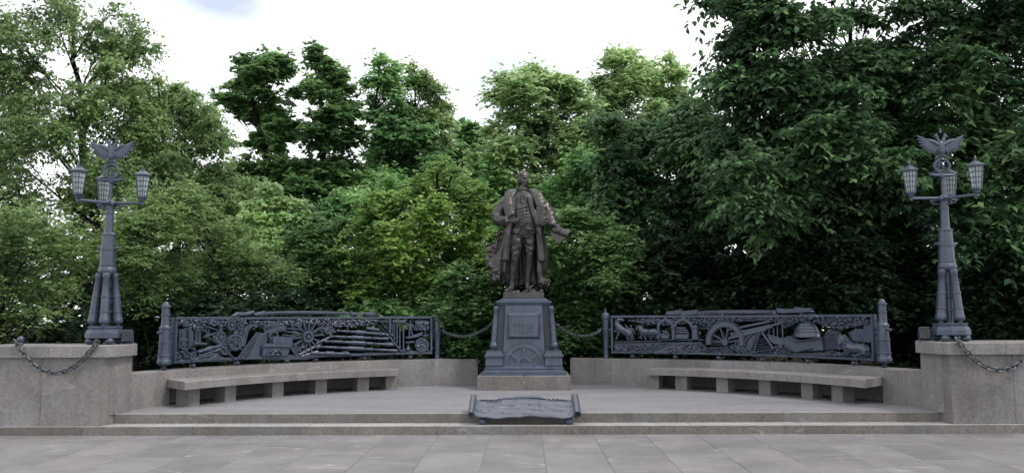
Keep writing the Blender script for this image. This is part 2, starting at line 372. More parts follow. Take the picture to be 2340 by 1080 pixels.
# ------------------------------------------------------------------ retaining walls, benches
def arc_block(b, r0, r1, a0, a1, z0, z1, e=.006, seg=None, gap_=.0012, k0=0, k1=0):
    a0, a1 = sorted((a0, a1)); A0, A1 = a0, a1; da = math.degrees(gap_/r0); a0 += da; a1 -= da
    seg = seg or max(2, int((a1-a0)/2.2)); vs = []; fs = []
    ring = [(r0, z0), (r0, z1-e), (r0+e, z1), (r1-e, z1), (r1, z1-e), (r1, z0)]; m = len(ring)
    for a in np.linspace(a0, a1, seg+1):
        for r_, z in ring: vs.append(polar(r_, a+(k0*(1-(a-A0)/(A1-A0))+k1*(a-A0)/(A1-A0))*(r1-r_)/(r1-r0), z))
    for i in range(seg):
        for q in range(m): j = (q+1) % m; fs.append((i*m+q, i*m+j, (i+1)*m+j, (i+1)*m+q))
    fs += [tuple(range(m)), tuple(range(seg*m+m-1, seg*m-1, -1))]
    return b.add(vs, fs)
joints = [-74.5, -66, -55.5, -45, -34.5, -25, -16.6, -8.6]
def make_wall(sgn, label):
    t = thing('granite_wall', label, 'wall', (0,0,0))
    for i in range(len(joints)-1):
        b = MB(); niche = 1 <= i <= 4
        if niche:                         # the wall is hollowed out under the bench
            lo = MB(); arc_block(lo, RW+.27, RW+WT, sgn*joints[i], sgn*joints[i+1], .15, .519, .002); lo.build('granite_block', 'wall', t, 30)
        arc_block(b, RW, RW+WT, sgn*joints[i], sgn*joints[i+1], .52 if niche else .15, ZT, gap_=.004)
        b.build('granite_block', 'wall', t, 30)
    for a in joints[1:-1]:
        b = MB(); arc_block(b, RW+.0015, RW+WT-.01, sgn*a-.055, sgn*a+.055, .525 if -60 < a < -30 else .2, ZT-.002, .001, 2, 0); b.build('mortar_joint', 'mortar', t, 0)
    return t
make_wall(-1*-1, 'curved brown granite wall behind the left bench, under the cannon relief')
make_wall(-1, 'curved brown granite wall behind the right bench, under the kiln and lion relief')
LEGS_L = (-65.4, -58, -48.5, -39.9, -31.6, -26.0); LEGS_R = (25.2, 30.7, 38.7, 47.0, 55.3, 61.3)
def make_bench(a0, a1, legs, label):
    t = thing('granite_bench', label, 'bench', (0,0,0), 'granite benches along the curved wall')
    js = np.linspace(a0, a1, 5)
    for i in range(4):
        b = MB(); arc_block(b, 5.43, RW+.02, js[i], js[i+1], .525, .65, .012, k0=-3.0 if i == 0 and a0 < 0 else 0, k1=3.0 if i == 3 and a0 > 0 else 0)
        o = b.build('seat_block', 'wall', t, 30)
    for a in legs:
        b = MB(); d = math.degrees(.112/5.73); arc_block(b, 5.60, 5.86, a-d, a+d, ZE-.01, .5255, .002, 2, 0)
        b.build('leg', 'wall', t, 20)
    return t
make_bench(-66.4, -25.2, LEGS_L, 'long curved granite bench on the left, below the cannon relief')
make_bench(24.5, 66.0, LEGS_R, 'long curved granite bench on the right, below the kiln and lion relief')

# ------------------------------------------------------------------ lamp pillars
def poly_prism(b, pts, z0, z1, e=.008):
    n = len(pts); A = sum(pts[i-1][0]*pts[i][1]-pts[i][0]*pts[i-1][1] for i in range(n))
    if A < 0: pts = pts[::-1]
    cx = sum(p[0] for p in pts)/n; cy = sum(p[1] for p in pts)/n
    ins = [(p[0]+(cx-p[0])*e*1.6, p[1]+(cy-p[1])*e*1.6) for p in pts]
    vs = [(x,y,z0) for x,y in pts]+[(x,y,z1-e) for x,y in pts]+[(x,y,z1) for x,y in ins]; fs = []
    for r_ in range(2):
        for k in range(n): j = (k+1) % n; fs.append((r_*n+k, r_*n+j, r_*n+n+j, r_*n+n+k))
    fs += [tuple(range(n-1,-1,-1)), tuple(2*n+k for k in range(n))]
    return b.add(vs, fs)
def make_pillar(sg, label):
    t = thing('lamp_pillar', label, 'pillar', (0,0,0))
    f = lambda pts: [(sg*x, y) for x, y in pts]
    b = MB(); poly_prism(b, f([(7.6,11.93),(6.72,11.93),(6.72,12.8),(7.6,12.8)]), ZS, 1.06, .003); b.build('granite_block','wall',t,0)
    b = MB(); poly_prism(b, f([(6.715,11.93),(5.86,11.93),(5.825,12.06),(5.825,12.60),(5.86,12.8),(6.715,12.8)]), ZS, 1.06, .003); b.build('granite_block','wall',t,0)
    b = MB(); poly_prism(b, f([(5.824,12.075),(5.79,12.2),(5.765,12.60),(5.824,12.60)]), ZP-.02, 1.06, .003); b.build('granite_block','wall',t,0)
    b = MB(); poly_prism(b, f([(7.7,11.86),(6.6,11.86),(6.6,12.88),(7.7,12.88)]), 1.061, 1.225, .012); b.build('cap_stone','wall',t,0)
    b = MB(); poly_prism(b, f([(6.597,11.86),(5.80,11.86),(5.72,12.06),(5.69,12.58),(5.84,12.88),(6.597,12.88)]), 1.061, 1.225, .012); b.build('cap_stone','wall',t,0)
    return t
make_pillar(-1, 'granite pillar with an overhanging cap, carrying the lamp at the left end')
make_pillar(1, 'granite pillar with an overhanging cap, carrying the lamp at the right end')

# ------------------------------------------------------------------ street lamps
def rings(z0, z1, r0, r1, bands, proud=.012, hb=.02):   # tapering shaft with raised bands at fractions
    prof = [(r0, z0)]
    for f_ in bands:
        z = z0+(z1-z0)*f_; r_ = r0+(r1-r0)*f_
        prof += [(r_, z-hb), (r_+proud, z-hb*.6), (r_+proud, z+hb*.6), (r_, z+hb)]
    return prof+[(r1, z1)]
def lantern(parent, p):
    x, y, z = p
    b = MB(); b.lathe([(.012,-.10),(.03,-.07),(.018,-.045),(.05,-.03),(.06,.0),(.085,.02),(.085,.045),(.03,.05)], p, n=8)
    n = 6
    for k in range(n):
        a = 2*PI*k/n; c, s_ = math.cos(a), math.sin(a)
        b.tube([(x+.082*c,y+.082*s_,z+.04),(x+.128*c,y+.128*s_,z+.34)], .0085, 6)
        a2 = a+2*PI/n/2; q = math.cos(PI/n)
        b.tube([(x+.081*q*math.cos(a2),y+.081*q*math.sin(a2),z+.04),(x+.127*q*math.cos(a2),y+.127*q*math.sin(a2),z+.34)], .005, 5)
    for zz, rr in ((.115,.094),(.19,.106),(.265,.117)):
        b.tube([(x+rr*math.cos(2*PI*k/n), y+rr*math.sin(2*PI*k/n), z+zz) for k in range(n)], .0055, 5, True)
    b.lathe([(.128,.33),(.14,.335),(.14,.355),(.11,.36)], p, n=6)
    o = b.build('lantern', 'iron', parent, 30)
    b = MB(); b.lathe([(.076,.045),(.121,.335)], p, n=6, cap=False); b.build('glass_pane', 'glass', o, 0)
    b = MB(); b.lathe([(.165,.352),(.162,.364),(.085,.402),(.05,.420),(.036,.424),(.034,.436),(.042,.440),(.02,.450),(.012,.458),(.024,.472),(.012,.488),(.002,.515)], p, n=6); b.build('roof', 'iron', o, 25)
    for q in [o]+list(o.children):         # slim lantern
        for v in q.data.vertices: v.co.x = x+(v.co.x-x)*.82; v.co.y = y+(v.co.y-y)*.82
    return o
def eagle(parent, x, y, z, sg):
    b = MB()
    b.ell((x,y,z+.10), (.062,.04,.115)); b.ell((x,y,z+.02), (.03,.022,.07))            # body, tail
    for s_ in (-1, 1):
        b.tube([(x+s_*.02,y,z+.18),(x+s_*.045,y,z+.235),(x+s_*.06,y,z+.27)], [.03,.024,.022], 8)   # necks
        b.ell((x+s_*.066,y,z+.283), (.03,.022,.024)); b.tube([(x+s_*.088,y,z+.282),(x+s_*.116,y,z+.268)], [.012,.003], 6)
        b.ell((x+s_*.06,y,z+.315), (.018,.014,.012))                                      # crowns
        for i in range(9):                                                                   # wing feathers fan
            f_ = i/8; r0 = Vector((x+s_*(.05+.10*f_), y, z+.13+.05*f_))
            a = R(-62+92*f_); l_ = .13+.10*f_
            r1 = r0+Vector((s_*math.cos(a)*l_, 0, math.sin(a)*l_))
            b.tube([r0, r0.lerp(r1,.6), r1], [.026,.024,.006], 6, flat=(1,.55), up=(1,0,0))
        b.tube([(x+s_*.03,y,z+.15),(x+s_*.12,y,z+.205),(x+s_*.20,y,z+.235)], [.034,.03,.014], 8)
        b.tube([(x+s_*.02,y,z+.0),(x+s_*.075,y,z-.035),(x+s_*.10,y-.01,z-.06)], [.02,.014,.01], 6)  # legs
    b.ell((x,y,z+.345), (.024,.02,.02)); b.tube([(x,y,z+.36),(x,y,z+.40)], .006, 5); b.tube([(x-.015,y,z+.385),(x+.015,y,z+.385)], .005, 5)
    b.prism([(-.035,.045),(.035,.045),(.035,.12),(-.035,.12)][::1], 0, 1, lambda u,v,w_: (x+u, y-.035-.012*w_, z+v))
    return b.build('eagle_emblem', 'iron', parent, 40)
def make_lamp(x, sg, label):
    y = 12.42; t = thing('street_lamp', label, 'street lamp', (x, y, 1.225), 'cast iron lamps on the end pillars')
    W = lambda o: o
    for k in range(8):
        if k % 2 == 0 or True:
            a = PI/8+2*PI*k/8
            if k % 2: continue
            b = MB(); b.lathe([(.02,0),(.045,.008),(.062,.035),(.064,.055),(.045,.085),(.05,.1)], (.20*math.cos(a+PI/8), .20*math.sin(a+PI/8), 0), n=14); b.build('ball_foot','iron',t,40)
    b = MB(); A8 = dict(n=8)
    def oct_(prof):
        b2 = MB(); vs = []; fs = []
        for r_, h_ in prof:
            for k in range(8): a = PI/8+k*PI/4; vs.append((r_*math.cos(a), r_*math.sin(a), h_))
        for i in range(len(prof)-1):
            for k in range(8): j = (k+1) % 8; fs.append((i*8+k, i*8+j, i*8+8+j, i*8+8+k))
        fs += [tuple(range(7,-1,-1)), tuple((len(prof)-1)*8+k for k in range(8))]
        return b2.add(vs, fs)
    oct_([(.255,.09),(.265,.095),(.265,.165),(.25,.175),(.245,.20),(.225,.215),(.235,.25),(.22,.26)]).build('octagonal_base','iron',t,25)
    # four small cannons leaning against the shaft
    for k in range(4):
        a = R(-68)+k*PI/2
        p0 = Vector((.172*math.cos(a), .172*math.sin(a), .255)); p1 = Vector((.098*math.cos(a), .098*math.sin(a), 1.03))
        ax = (p1-p0); l_ = ax.length
        b = MB(); b.lathe([(.015,0),(.03,.015),(.028,.03),(.062,.045),(.072,.06),(.072,.10),(.066,.115),(.062,.2),(.068,.205),(.068,.225),(.06,.23),(.056,.42),(.063,.425),(.063,.45),(.054,.455),(.047,l_-.08),(.053,l_-.07),(.056,l_-.015),(.05,l_),(.026,l_),(.026,l_-.05)], p0, ax, 14)
        b.build('cannon_ornament','iron',t,40)
    b = MB(); b.lathe(rings(.25, 1.02, .05, .05, (.25,.5,.75)), n=14); b.tube([(-.13,0,.62),(.13,0,.62)], .012, 6); b.tube([(0,-.13,.62),(0,.13,.62)], .012, 6); b.build('shaft_core','iron',t,40)
    b = MB(); b.lathe([(.08,1.0),(.12,1.03),(.128,1.05),(.128,1.085),(.118,1.10),(.112,1.13),(.118,1.135),(.118,1.16),(.108,1.165),(.102,1.36),(.11,1.365),(.11,1.40),(.098,1.405),(.09,1.58),(.10,1.585),(.10,1.605),(.065,1.63),(.062,1.66),(.056,1.90),(.064,1.905),(.064,1.93),(.054,1.935),(.05,2.02),(.085,2.05),(.09,2.07),(.055,2.10),(.03,2.12),(.024,2.36),(.04,2.37),(.04,2.385),(.02,2.395)], n=18)
    b.tube([(-.16,0,1.40),(.16,0,1.40)], .022, 8)
    b.build('post','iron',t,40)
    arms = [0, R(128), R(232)] if sg < 0 else [PI, PI-R(128), PI-R(232)]
    for i, a in enumerate(arms):
        c, s_ = math.cos(a), math.sin(a); L_ = .47
        b = MB(); b.tube([(0,0,2.06),(c*.1,s_*.1,2.065),(c*L_,s_*L_,2.065)], [.028,.024,.021], 10)
        b.tube([(-c*.02,-s_*.02,2.06),(-c*.2,-s_*.2,2.035)], [.024,.014], 8)
        b.tube([(c*.05,s_*.05,1.98),(c*.16,s_*.16,1.985),(c*.2,s_*.2,2.055)], .012, 6)
        b.build('arm','iron',t,40)
        lantern(t, (c*L_, s_*L_, 2.12))
    b = MB(); b.tube([(-.19,0,2.415),(-.1,0,2.405),(.1,0,2.405),(.19,0,2.415)], [.012,.024,.024,.012], 8)
    for s_ in (-1,1): b.tube([(s_*.06,0,2.41),(s_*.10,0,2.45),(s_*.16,0,2.44),(s_*.15,0,2.415)], .012, 6); b.tube([(s_*.17,0,2.42),(s_*.21,0,2.45)], [.014,.003], 6)
    b.build('bracket','iron',t,40)
    b = MB(); zc = 2.535
    b.tube([(.105*math.cos(q),0,zc+.105*math.sin(q)) for q in np.linspace(0,2*PI,25)[:-1]], .021, 8, True)
    random.seed(2)
    for q in np.linspace(0,2*PI,29)[:-1]: b.ell((.105*math.cos(q)+random.uniform(-.008,.008),-.014,zc+.105*math.sin(q)), (.02,.012,.011), Euler((0,-q+.6,0)), 8, 5)
    # interlaced cipher inside the wreath
    b.tube([(-.055,0,zc-.055),(-.035,0,zc+.06),(-.01,0,zc+.06),(.02,0,zc-.06)], .009, 6)
    b.tube([(.05,-.008,zc+.055),(.0,-.008,zc+.065),(-.03,-.008,zc+.02),(.01,-.008,zc-.01),(.055,-.008,zc-.03),(.03,-.008,zc-.07),(-.05,-.008,zc-.06)], .008, 6)
    b.tube([(0,0,zc-.07),(0,0,zc+.07)], .007, 6); b.tube([(-.07,.0,zc),(.07,.0,zc)], .006, 6)
    b.build('wreath','iron',t,40)
    eagle(t, 0, 0, 2.70, sg)
    return t
lampL = make_lamp(-6.10, -1, 'cast iron lamp with an eagle finial on the left pillar')
lampR = make_lamp(6.13, 1, 'cast iron lamp with an eagle finial on the right pillar')
# small floodlights on the caps
def floodlight(x, y, sg, label):
    t = thing('floodlight', label, 'floodlight', (x, y, 1.225), 'floodlights on the pillar caps')
    rot = Matrix.Rotation(R(sg*-12), 3, 'Z')@Matrix.Rotation(R(-14), 3, 'X')
    b = MB(); b.stack([(-.085,.06,.04),(-.08,.066,.046),(.08,.066,.046),(.085,.06,.04)], 0, 0)
    for k in range(5): b.box(-.06+.026*k,.046,-.07,-.048+.026*k,.066,.07)
    b.v = [tuple(rot@Vector(v)+Vector((0,0,.115))) for v in b.v]; b.build('housing','iron',t,25)
    b = MB(); b.box(-.058,-.052,-.072,.058,-.0465,.072); b.v = [tuple(rot@Vector(v)+Vector((0,0,.115))) for v in b.v]; b.build('front_glass','dark_glass',t,0)
    b = MB(); b.tube([(-.078,0,.12),(-.078,0,.012),(.078,0,.012),(.078,0,.12)], .01, 6); b.box(-.05,-.03,0,.05,.03,.012); b.build('bracket','iron',t,25)
    return t
floodlight(-5.78, 12.46, -1, 'small box floodlight on the cap of the left pillar')
floodlight(5.77, 12.46, 1, 'small box floodlight on the cap of the right pillar')

# ------------------------------------------------------------------ chains
def chain(p, q, sag, label, link_len=.075, wire=.0095, wide=.024):
    P, Q = Vector(p), Vector(q); mid = (P+Q)/2
    t = thing('iron_chain', label, 'chain', P)
    pts = []
    for i in range(201):
        f_ = i/200; v = P.lerp(Q, f_); v.z -= sag*(1-(2*f_-1)**2); pts.append(v)
    cum = [0]
    for a, c in zip(pts, pts[1:]): cum.append(cum[-1]+(c-a).length)
    pitch = link_len-2.2*wire; n = max(3, int(cum[-1]/pitch)); pitch = cum[-1]/n
    base = MB(); h_ = link_len/2-wide
    oval = [(h_+wide*math.cos(a), wide*math.sin(a), 0) if abs(a) <= PI/2 else (-h_+wide*math.cos(a), wide*math.sin(a), 0) for a in np.linspace(-PI/2,PI/2,5).tolist()+np.linspace(PI/2+.001,3*PI/2,5).tolist()]
    base.tube(oval, wire, 5, True); me = base.mesh('link', 50); me.materials.append(M['chain'])
    for i in range(n):
        d = (i+.5)*pitch; j = min(199, max(0, int(np.searchsorted(cum, d))-1)); v = pts[j].lerp(pts[j+1], (d-cum[j])/max(1e-6, cum[j+1]-cum[j]))
        T = (pts[j+1]-pts[j]).normalized(); S = T.cross(Vector((0,0,1))).normalized(); U = S.cross(T)
        ang_ = R(45 if i % 2 else -45); A = S*math.cos(ang_)+U*math.sin(ang_); B = T.cross(A)
        o = link('link', me, t); o.matrix_local = Matrix.Translation(v-P)@Matrix((T,A,B)).transposed().to_4x4()
    return t

# ------------------------------------------------------------------ pedestal
PC = 16.645
t = ped = thing('pedestal', 'blue grey iron pedestal with inscribed plaque and half cogwheel under the statue', 'pedestal', (0, PC, ZP))
ped_z = lambda z: z-ZP
for s_ in (-1, 1):
    b = MB(); b.stack([(0,.4265,.86),(.24,.4265,.86),(.252,.418,.85),(.256,.41,.84)], s_*.4275, 0); b.build('granite_block','step',t,20)
b = MB(); b.stack([(ped_z(z),a,a) for z,a in ((.527,.775),(.585,.775),(.592,.765),(.60,.735),(.625,.725),(.635,.735),(.655,.735),(.662,.71),(.675,.70),(.69,.70),(.70,.68))], 0, 0); b.build('stepped_base','iron',t,20)
# core: tapering body with recessed corners
b = MB(); b.stack([(ped_z(.699),.53,.53),(ped_z(1.82),.462,.462)], 0, 0); b.build('body','iron_dark',t,0)
def front(u, v, w_, slope=.0607): return (u, -(.53-(v-.7)*slope)-w_, ped_z(v))
b = MB(); b.prism([(-.405,.699),(.405,.699),(.345,1.815),(-.345,1.815)], -.02, .05, front, .006); b.build('front_panel','iron',t,20)
for s_ in (-1, 1):
    b = MB(); b.prism([(-.405,.699),(.405,.699),(.345,1.815),(-.345,1.815)], -.02, .05, lambda u,v,w_: (s_*(.53-(v-.7)*.0607+w_), u, ped_z(v)), .006); b.build('side_panel','iron',t,20)
# plaque: moulded frame, field and rows of raised lettering too worn to read
b = MB()
rim = lambda i_, w_: [front(u, v, w_) for u, v in ((-.315+i_,1.185+i_),(.315-i_,1.185+i_),(.315-i_,1.675-i_),(-.315+i_,1.675-i_))]
for (i0, w0), (i1, w1) in zip(((0,.045),(.0,.056),(.048,.100),(.056,.100)), ((.0,.056),(.048,.100),(.056,.100),(.060,.094))):
    b.add(rim(i0, w0)+rim(i1, w1), [(k,(k+1)%4,4+(k+1)%4,4+k) for k in range(4)])
b.add(rim(.060, .094), [(0,1,2,3)])
plq = b.build('plaque','iron',t,20)
random.seed(11); b = MB()
for row, (vv, half, hh) in enumerate(((1.515,.035,.022),(1.455,.215,.022),(1.415,.195,.02),(1.375,.20,.02),(1.315,.19,.02),(1.280,.055,.02))):
    u = -half
    while u < half:
        wl = random.uniform(.010,.016)
        if random.random() > .14:
            b.prism([(u,vv-hh/2),(u+.004,vv-hh/2),(u+.004,vv+hh/2),(u,vv+hh/2)], .092, .0980, front)
            if random.random() > .3: b.prism([(u+wl-.004,vv-hh/2),(u+wl,vv-hh/2),(u+wl,vv+hh/2),(u+wl-.004,vv+hh/2)], .092, .0978, front)
            q = random.choice((-1,0,1)); b.prism([(u+.004,vv+q*hh*.38-.002),(u+wl-.004,vv+q*hh*.38-.002),(u+wl-.004,vv+q*hh*.38+.002),(u+.004,vv+q*hh*.38+.002)], .092, .0976, front)
        u += wl+.006
lt = b.build('lettering','iron_dark',plq,0); lt['kind'] = 'stuff'
# half cogwheel
b = MB(); gc = .715
def halfring(r0, r1, w0, w1, n_=28, a0=0, a1=PI):
    for i in range(n_):
        a, c = a0+(a1-a0)*i/n_, a0+(a1-a0)*(i+1)/n_
        b.prism([(r0*math.cos(a),gc+r0*math.sin(a)),(r1*math.cos(a),gc+r1*math.sin(a)),(r1*math.cos(c),gc+r1*math.sin(c)),(r0*math.cos(c),gc+r0*math.sin(c))], w0, w1, front)
halfring(.315,.375,.045,.085); halfring(.10,.15,.045,.088,8)
b.prism([(-.375,.70),(.375,.70),(.375,.735),(-.375,.735)], .045, .09, front)
for a in (R(38), R(90), R(142)):
    c, s_ = math.cos(a), math.sin(a); q = .022
    b.prism([(.14*c+q*s_,gc+.14*s_-q*c),(.33*c+q*s_,gc+.33*s_-q*c),(.33*c-q*s_,gc+.33*s_+q*c),(.14*c-q*s_,gc+.14*s_+q*c)], .045, .082, front)
gw = b.build('cogwheel','iron',t,20)
b = MB()
for i in range(22):
    a = PI*(i+.5)/22; c, s_ = math.cos(a), math.sin(a)
    b.prism([(r_*c+q*s_, gc+r_*s_-q*c) for r_, q in ((.37,.019),(.428,.014),(.428,-.014),(.37,-.019))], .045, .083, front, .004)
b.build('cog_teeth','iron',gw,20)
# corner piers and the cannons standing on them
for sx in (-1, 1):
    for sy in (-1, 1):
        b = MB(); b.stack([(ped_z(z),a,a) for z,a in ((.70,.165),(.84,.155),(.845,.175),(.862,.185),(.885,.185),(.892,.165),(.925,.158),(.93,.15),(.962,.148),(.966,.14))], sx*.55, sy*.55); b.build('corner_pier','iron',t,20)
        p0 = Vector((sx*.575, sy*.575, ped_z(.966))); p1 = Vector((sx*.515, sy*.515, ped_z(1.80))); ax = p1-p0; l_ = ax.length
        b = MB(); b.lathe([(.02,0),(.036,.012),(.034,.03),(.05,.05),(.076,.07),(.08,.1),(.078,.125),(.062,.145),(.064,.16),(.055,.17),(.054,.30),(.061,.305),(.061,.33),(.053,.335),(.05,.52),(.057,.525),(.057,.545),(.048,.55),(.043,l_-.10),(.052,l_-.08),(.056,l_-.03),(.046,l_-.005),(.024,l_),(.022,l_-.05)], p0, ax, 18)
        b.build('cannon','iron',t,40)
        b = MB(); m_ = p0.lerp(p1,.6); b.tube([m_, (sx*.44, sy*.44, m_.z)], .012, 6); b.build('strut','scroll',t,30)
b = MB(); b.stack([(ped_z(z),a,a) for z,a in ((1.80,.47),(1.815,.475),(1.82,.505),(1.845,.512),(1.865,.525),(1.895,.525),(1.90,.49),(1.915,.455),(1.935,.43),(1.945,.42))], 0, 0); b.build('cornice','iron',t,20)

# ------------------------------------------------------------------ bronze scroll lying on the steps
t = scr = thing('bronze_scroll', 'unrolled metal map scroll with curled ends lying on ball feet across the steps', 'scroll sculpture', (0, 11.98, ZS))
P0, P1 = Vector((0, 11.93-11.98, .118)), Vector((0, 12.50-11.98, .285))      # front and back edge of the sheet, local
random.seed(5)
def nz(x, y): return math.sin(x*9.1+y*6)*math.sin(x*5.3-y*11+1)*.5+math.sin(x*17+y*13)*.22+math.sin(x*41-y*37+2)*.05
nu, nv = 90, 30; vs = []; fs = []
def sheet(i, j, dz=0):
    u = -.70+1.40*i/nu; f_ = j/nv
    arch = .024*math.exp(-(u/.32)**2)*f_**3
    sagf = .012*math.sin(u*7+1)*(1-f_)**4
    p = P0.lerp(P1, f_); zz = p.z+arch+sagf+nz(u*1.3, f_*1.2)*.012+dz
    edge = max(0, (abs(u)-.60)/.10); zz += .03*edge*edge
    yy = p.y-.012*math.sin(u*5+.6)*(1-f_)**3
    return (u, yy, zz)
for dz in (0, -.014):
    for j in range(nv+1):
        for i in range(nu+1): vs.append(sheet(i, j, dz))
q = (nu+1)*(nv+1); idx = lambda i, j, k=0: k*q+j*(nu+1)+i
for j in range(nv):
    for i in range(nu):
        fs.append((idx(i,j),idx(i+1,j),idx(i+1,j+1),idx(i,j+1))); fs.append((idx(i,j,1),idx(i,j+1,1),idx(i+1,j+1,1),idx(i+1,j,1)))
for i in range(nu): fs.append((idx(i,0),idx(i,0,1),idx(i+1,0,1),idx(i+1,0))); fs.append((idx(i,nv),idx(i+1,nv),idx(i+1,nv,1),idx(i,nv,1)))
for j in range(nv): fs.append((idx(0,j),idx(0,j+1),idx(0,j+1,1),idx(0,j,1))); fs.append((idx(nu,j),idx(nu,j,1),idx(nu,j+1,1),idx(nu,j+1)))
sh = MB().add(vs, fs).build('sheet','scroll',t,50)
b = MB()                                  # map relief: ridges, a river line, tiny hills
def on_sheet(u, f_): i = (u+.7)/1.4*nu; return Vector(sheet(i, f_*nv))
for k in range(64):
    u, f_ = random.uniform(-.60,.66), random.uniform(.06,.93)
    if random.random() > .35+.9*abs(u): continue
    p = on_sheet(u, f_); b.ell(p, (random.uniform(.008,.035), random.uniform(.006,.014), random.uniform(.005,.012)), Euler((.36,random.uniform(-.2,.2),random.uniform(-.7,.7))), 7, 4)
b.tube([on_sheet(-.6+.45*s, .38+.25*s+.02*math.sin(9*s)) for s in np.linspace(0,1,14)], .005, 5)
b.tube([on_sheet(.05+.5*s, .72-.35*s+.03*math.sin(7*s)) for s in np.linspace(0,1,14)], .005, 5)
b.tube([on_sheet(-.55+.6*s, .62+.12*s+.03*math.sin(8*s)) for s in np.linspace(0,1,14)], .006, 5)
b.build('map_relief','scroll',sh,50)
def spiral_roll(sgn):
    b = MB(); path = []
    for a in np.linspace(0, 2.35*2*PI, 60):
        r_ = .052-.040*a/(2.35*2*PI); path.append((sgn*(.735)+sgn*math.sin(a)*r_*-1 if False else sgn*(.735-math.sin(a)*r_), .055-math.cos(a)*r_-.0))
    th = .007; vs = []; fs = []; n_ = len(path)
    d = (P1-P0); d.normalize(); up = Vector((0,-d.z,d.y))
    A = P0-d*.055; B = P1+d*.02
    for e in (A, B):
        for r_ in (0, 1):
            for i, (x, h_) in enumerate(path):
                p, q_ = Vector(path[max(0,i-1)]), Vector(path[min(n_-1,i+1)]); tt = (q_-p).normalized(); nn = Vector((-tt.y, tt.x))*th*r_
                vs.append(Vector((x+nn.x, e.y, e.z))+up*(h_+nn.y-.008)*1.0)
    I = lambda e, r_, i: (e*2+r_)*n_+i
    for i in range(n_-1):
        fs += [(I(0,0,i),I(0,0,i+1),I(1,0,i+1),I(1,0,i)), (I(0,1,i),I(1,1,i),I(1,1,i+1),I(0,1,i+1)), (I(0,0,i),I(0,1,i),I(0,1,i+1),I(0,0,i+1)), (I(1,0,i),I(1,0,i+1),I(1,1,i+1),I(1,1,i))]
    for i in (0, n_-1): fs.append((I(0,0,i),I(1,0,i),I(1,1,i),I(0,1,i)))
    b.add(vs, fs); return b.build('rolled_end','scroll',t,50)
spiral_roll(-1); spiral_roll(1)
b = MB(); 
pts = [on_sheet(u, 1.0)+Vector((0,.012,.010+.006*math.sin(u*9))) for u in np.linspace(-.34,.32,22)]
b.tube(pts, [.012+.014*math.sin(PI*i/21)**.5 for i in range(22)], 8)
for s_ in (-1,1):
    for k in range(5):
        u = s_*(.36+.06*k); p = on_sheet(u, .97); b.tube([p+Vector((-.03*s_,0,.008)), p+Vector((0,-.008,.022-.003*k)), p+Vector((.04*s_,-.012,.008))], [.008,.014,.006], 6)
b.build('curled_back_edge','scroll',t,50)
for (x, y, z0, z1) in ((-.58,.06,0,.14),(.62,.06,0,.14),(-.58,.40,ZE-ZS,.235),(.62,.40,ZE-ZS,.235)):
    b = MB(); b.lathe([(.03,z0),(.058,z0+.015),(.062,z0+.05),(.045,z0+.085),(.03,z0+.1),(.03,z1)], (x,y,0), n=14); b.build('ball_foot','iron',t,40)

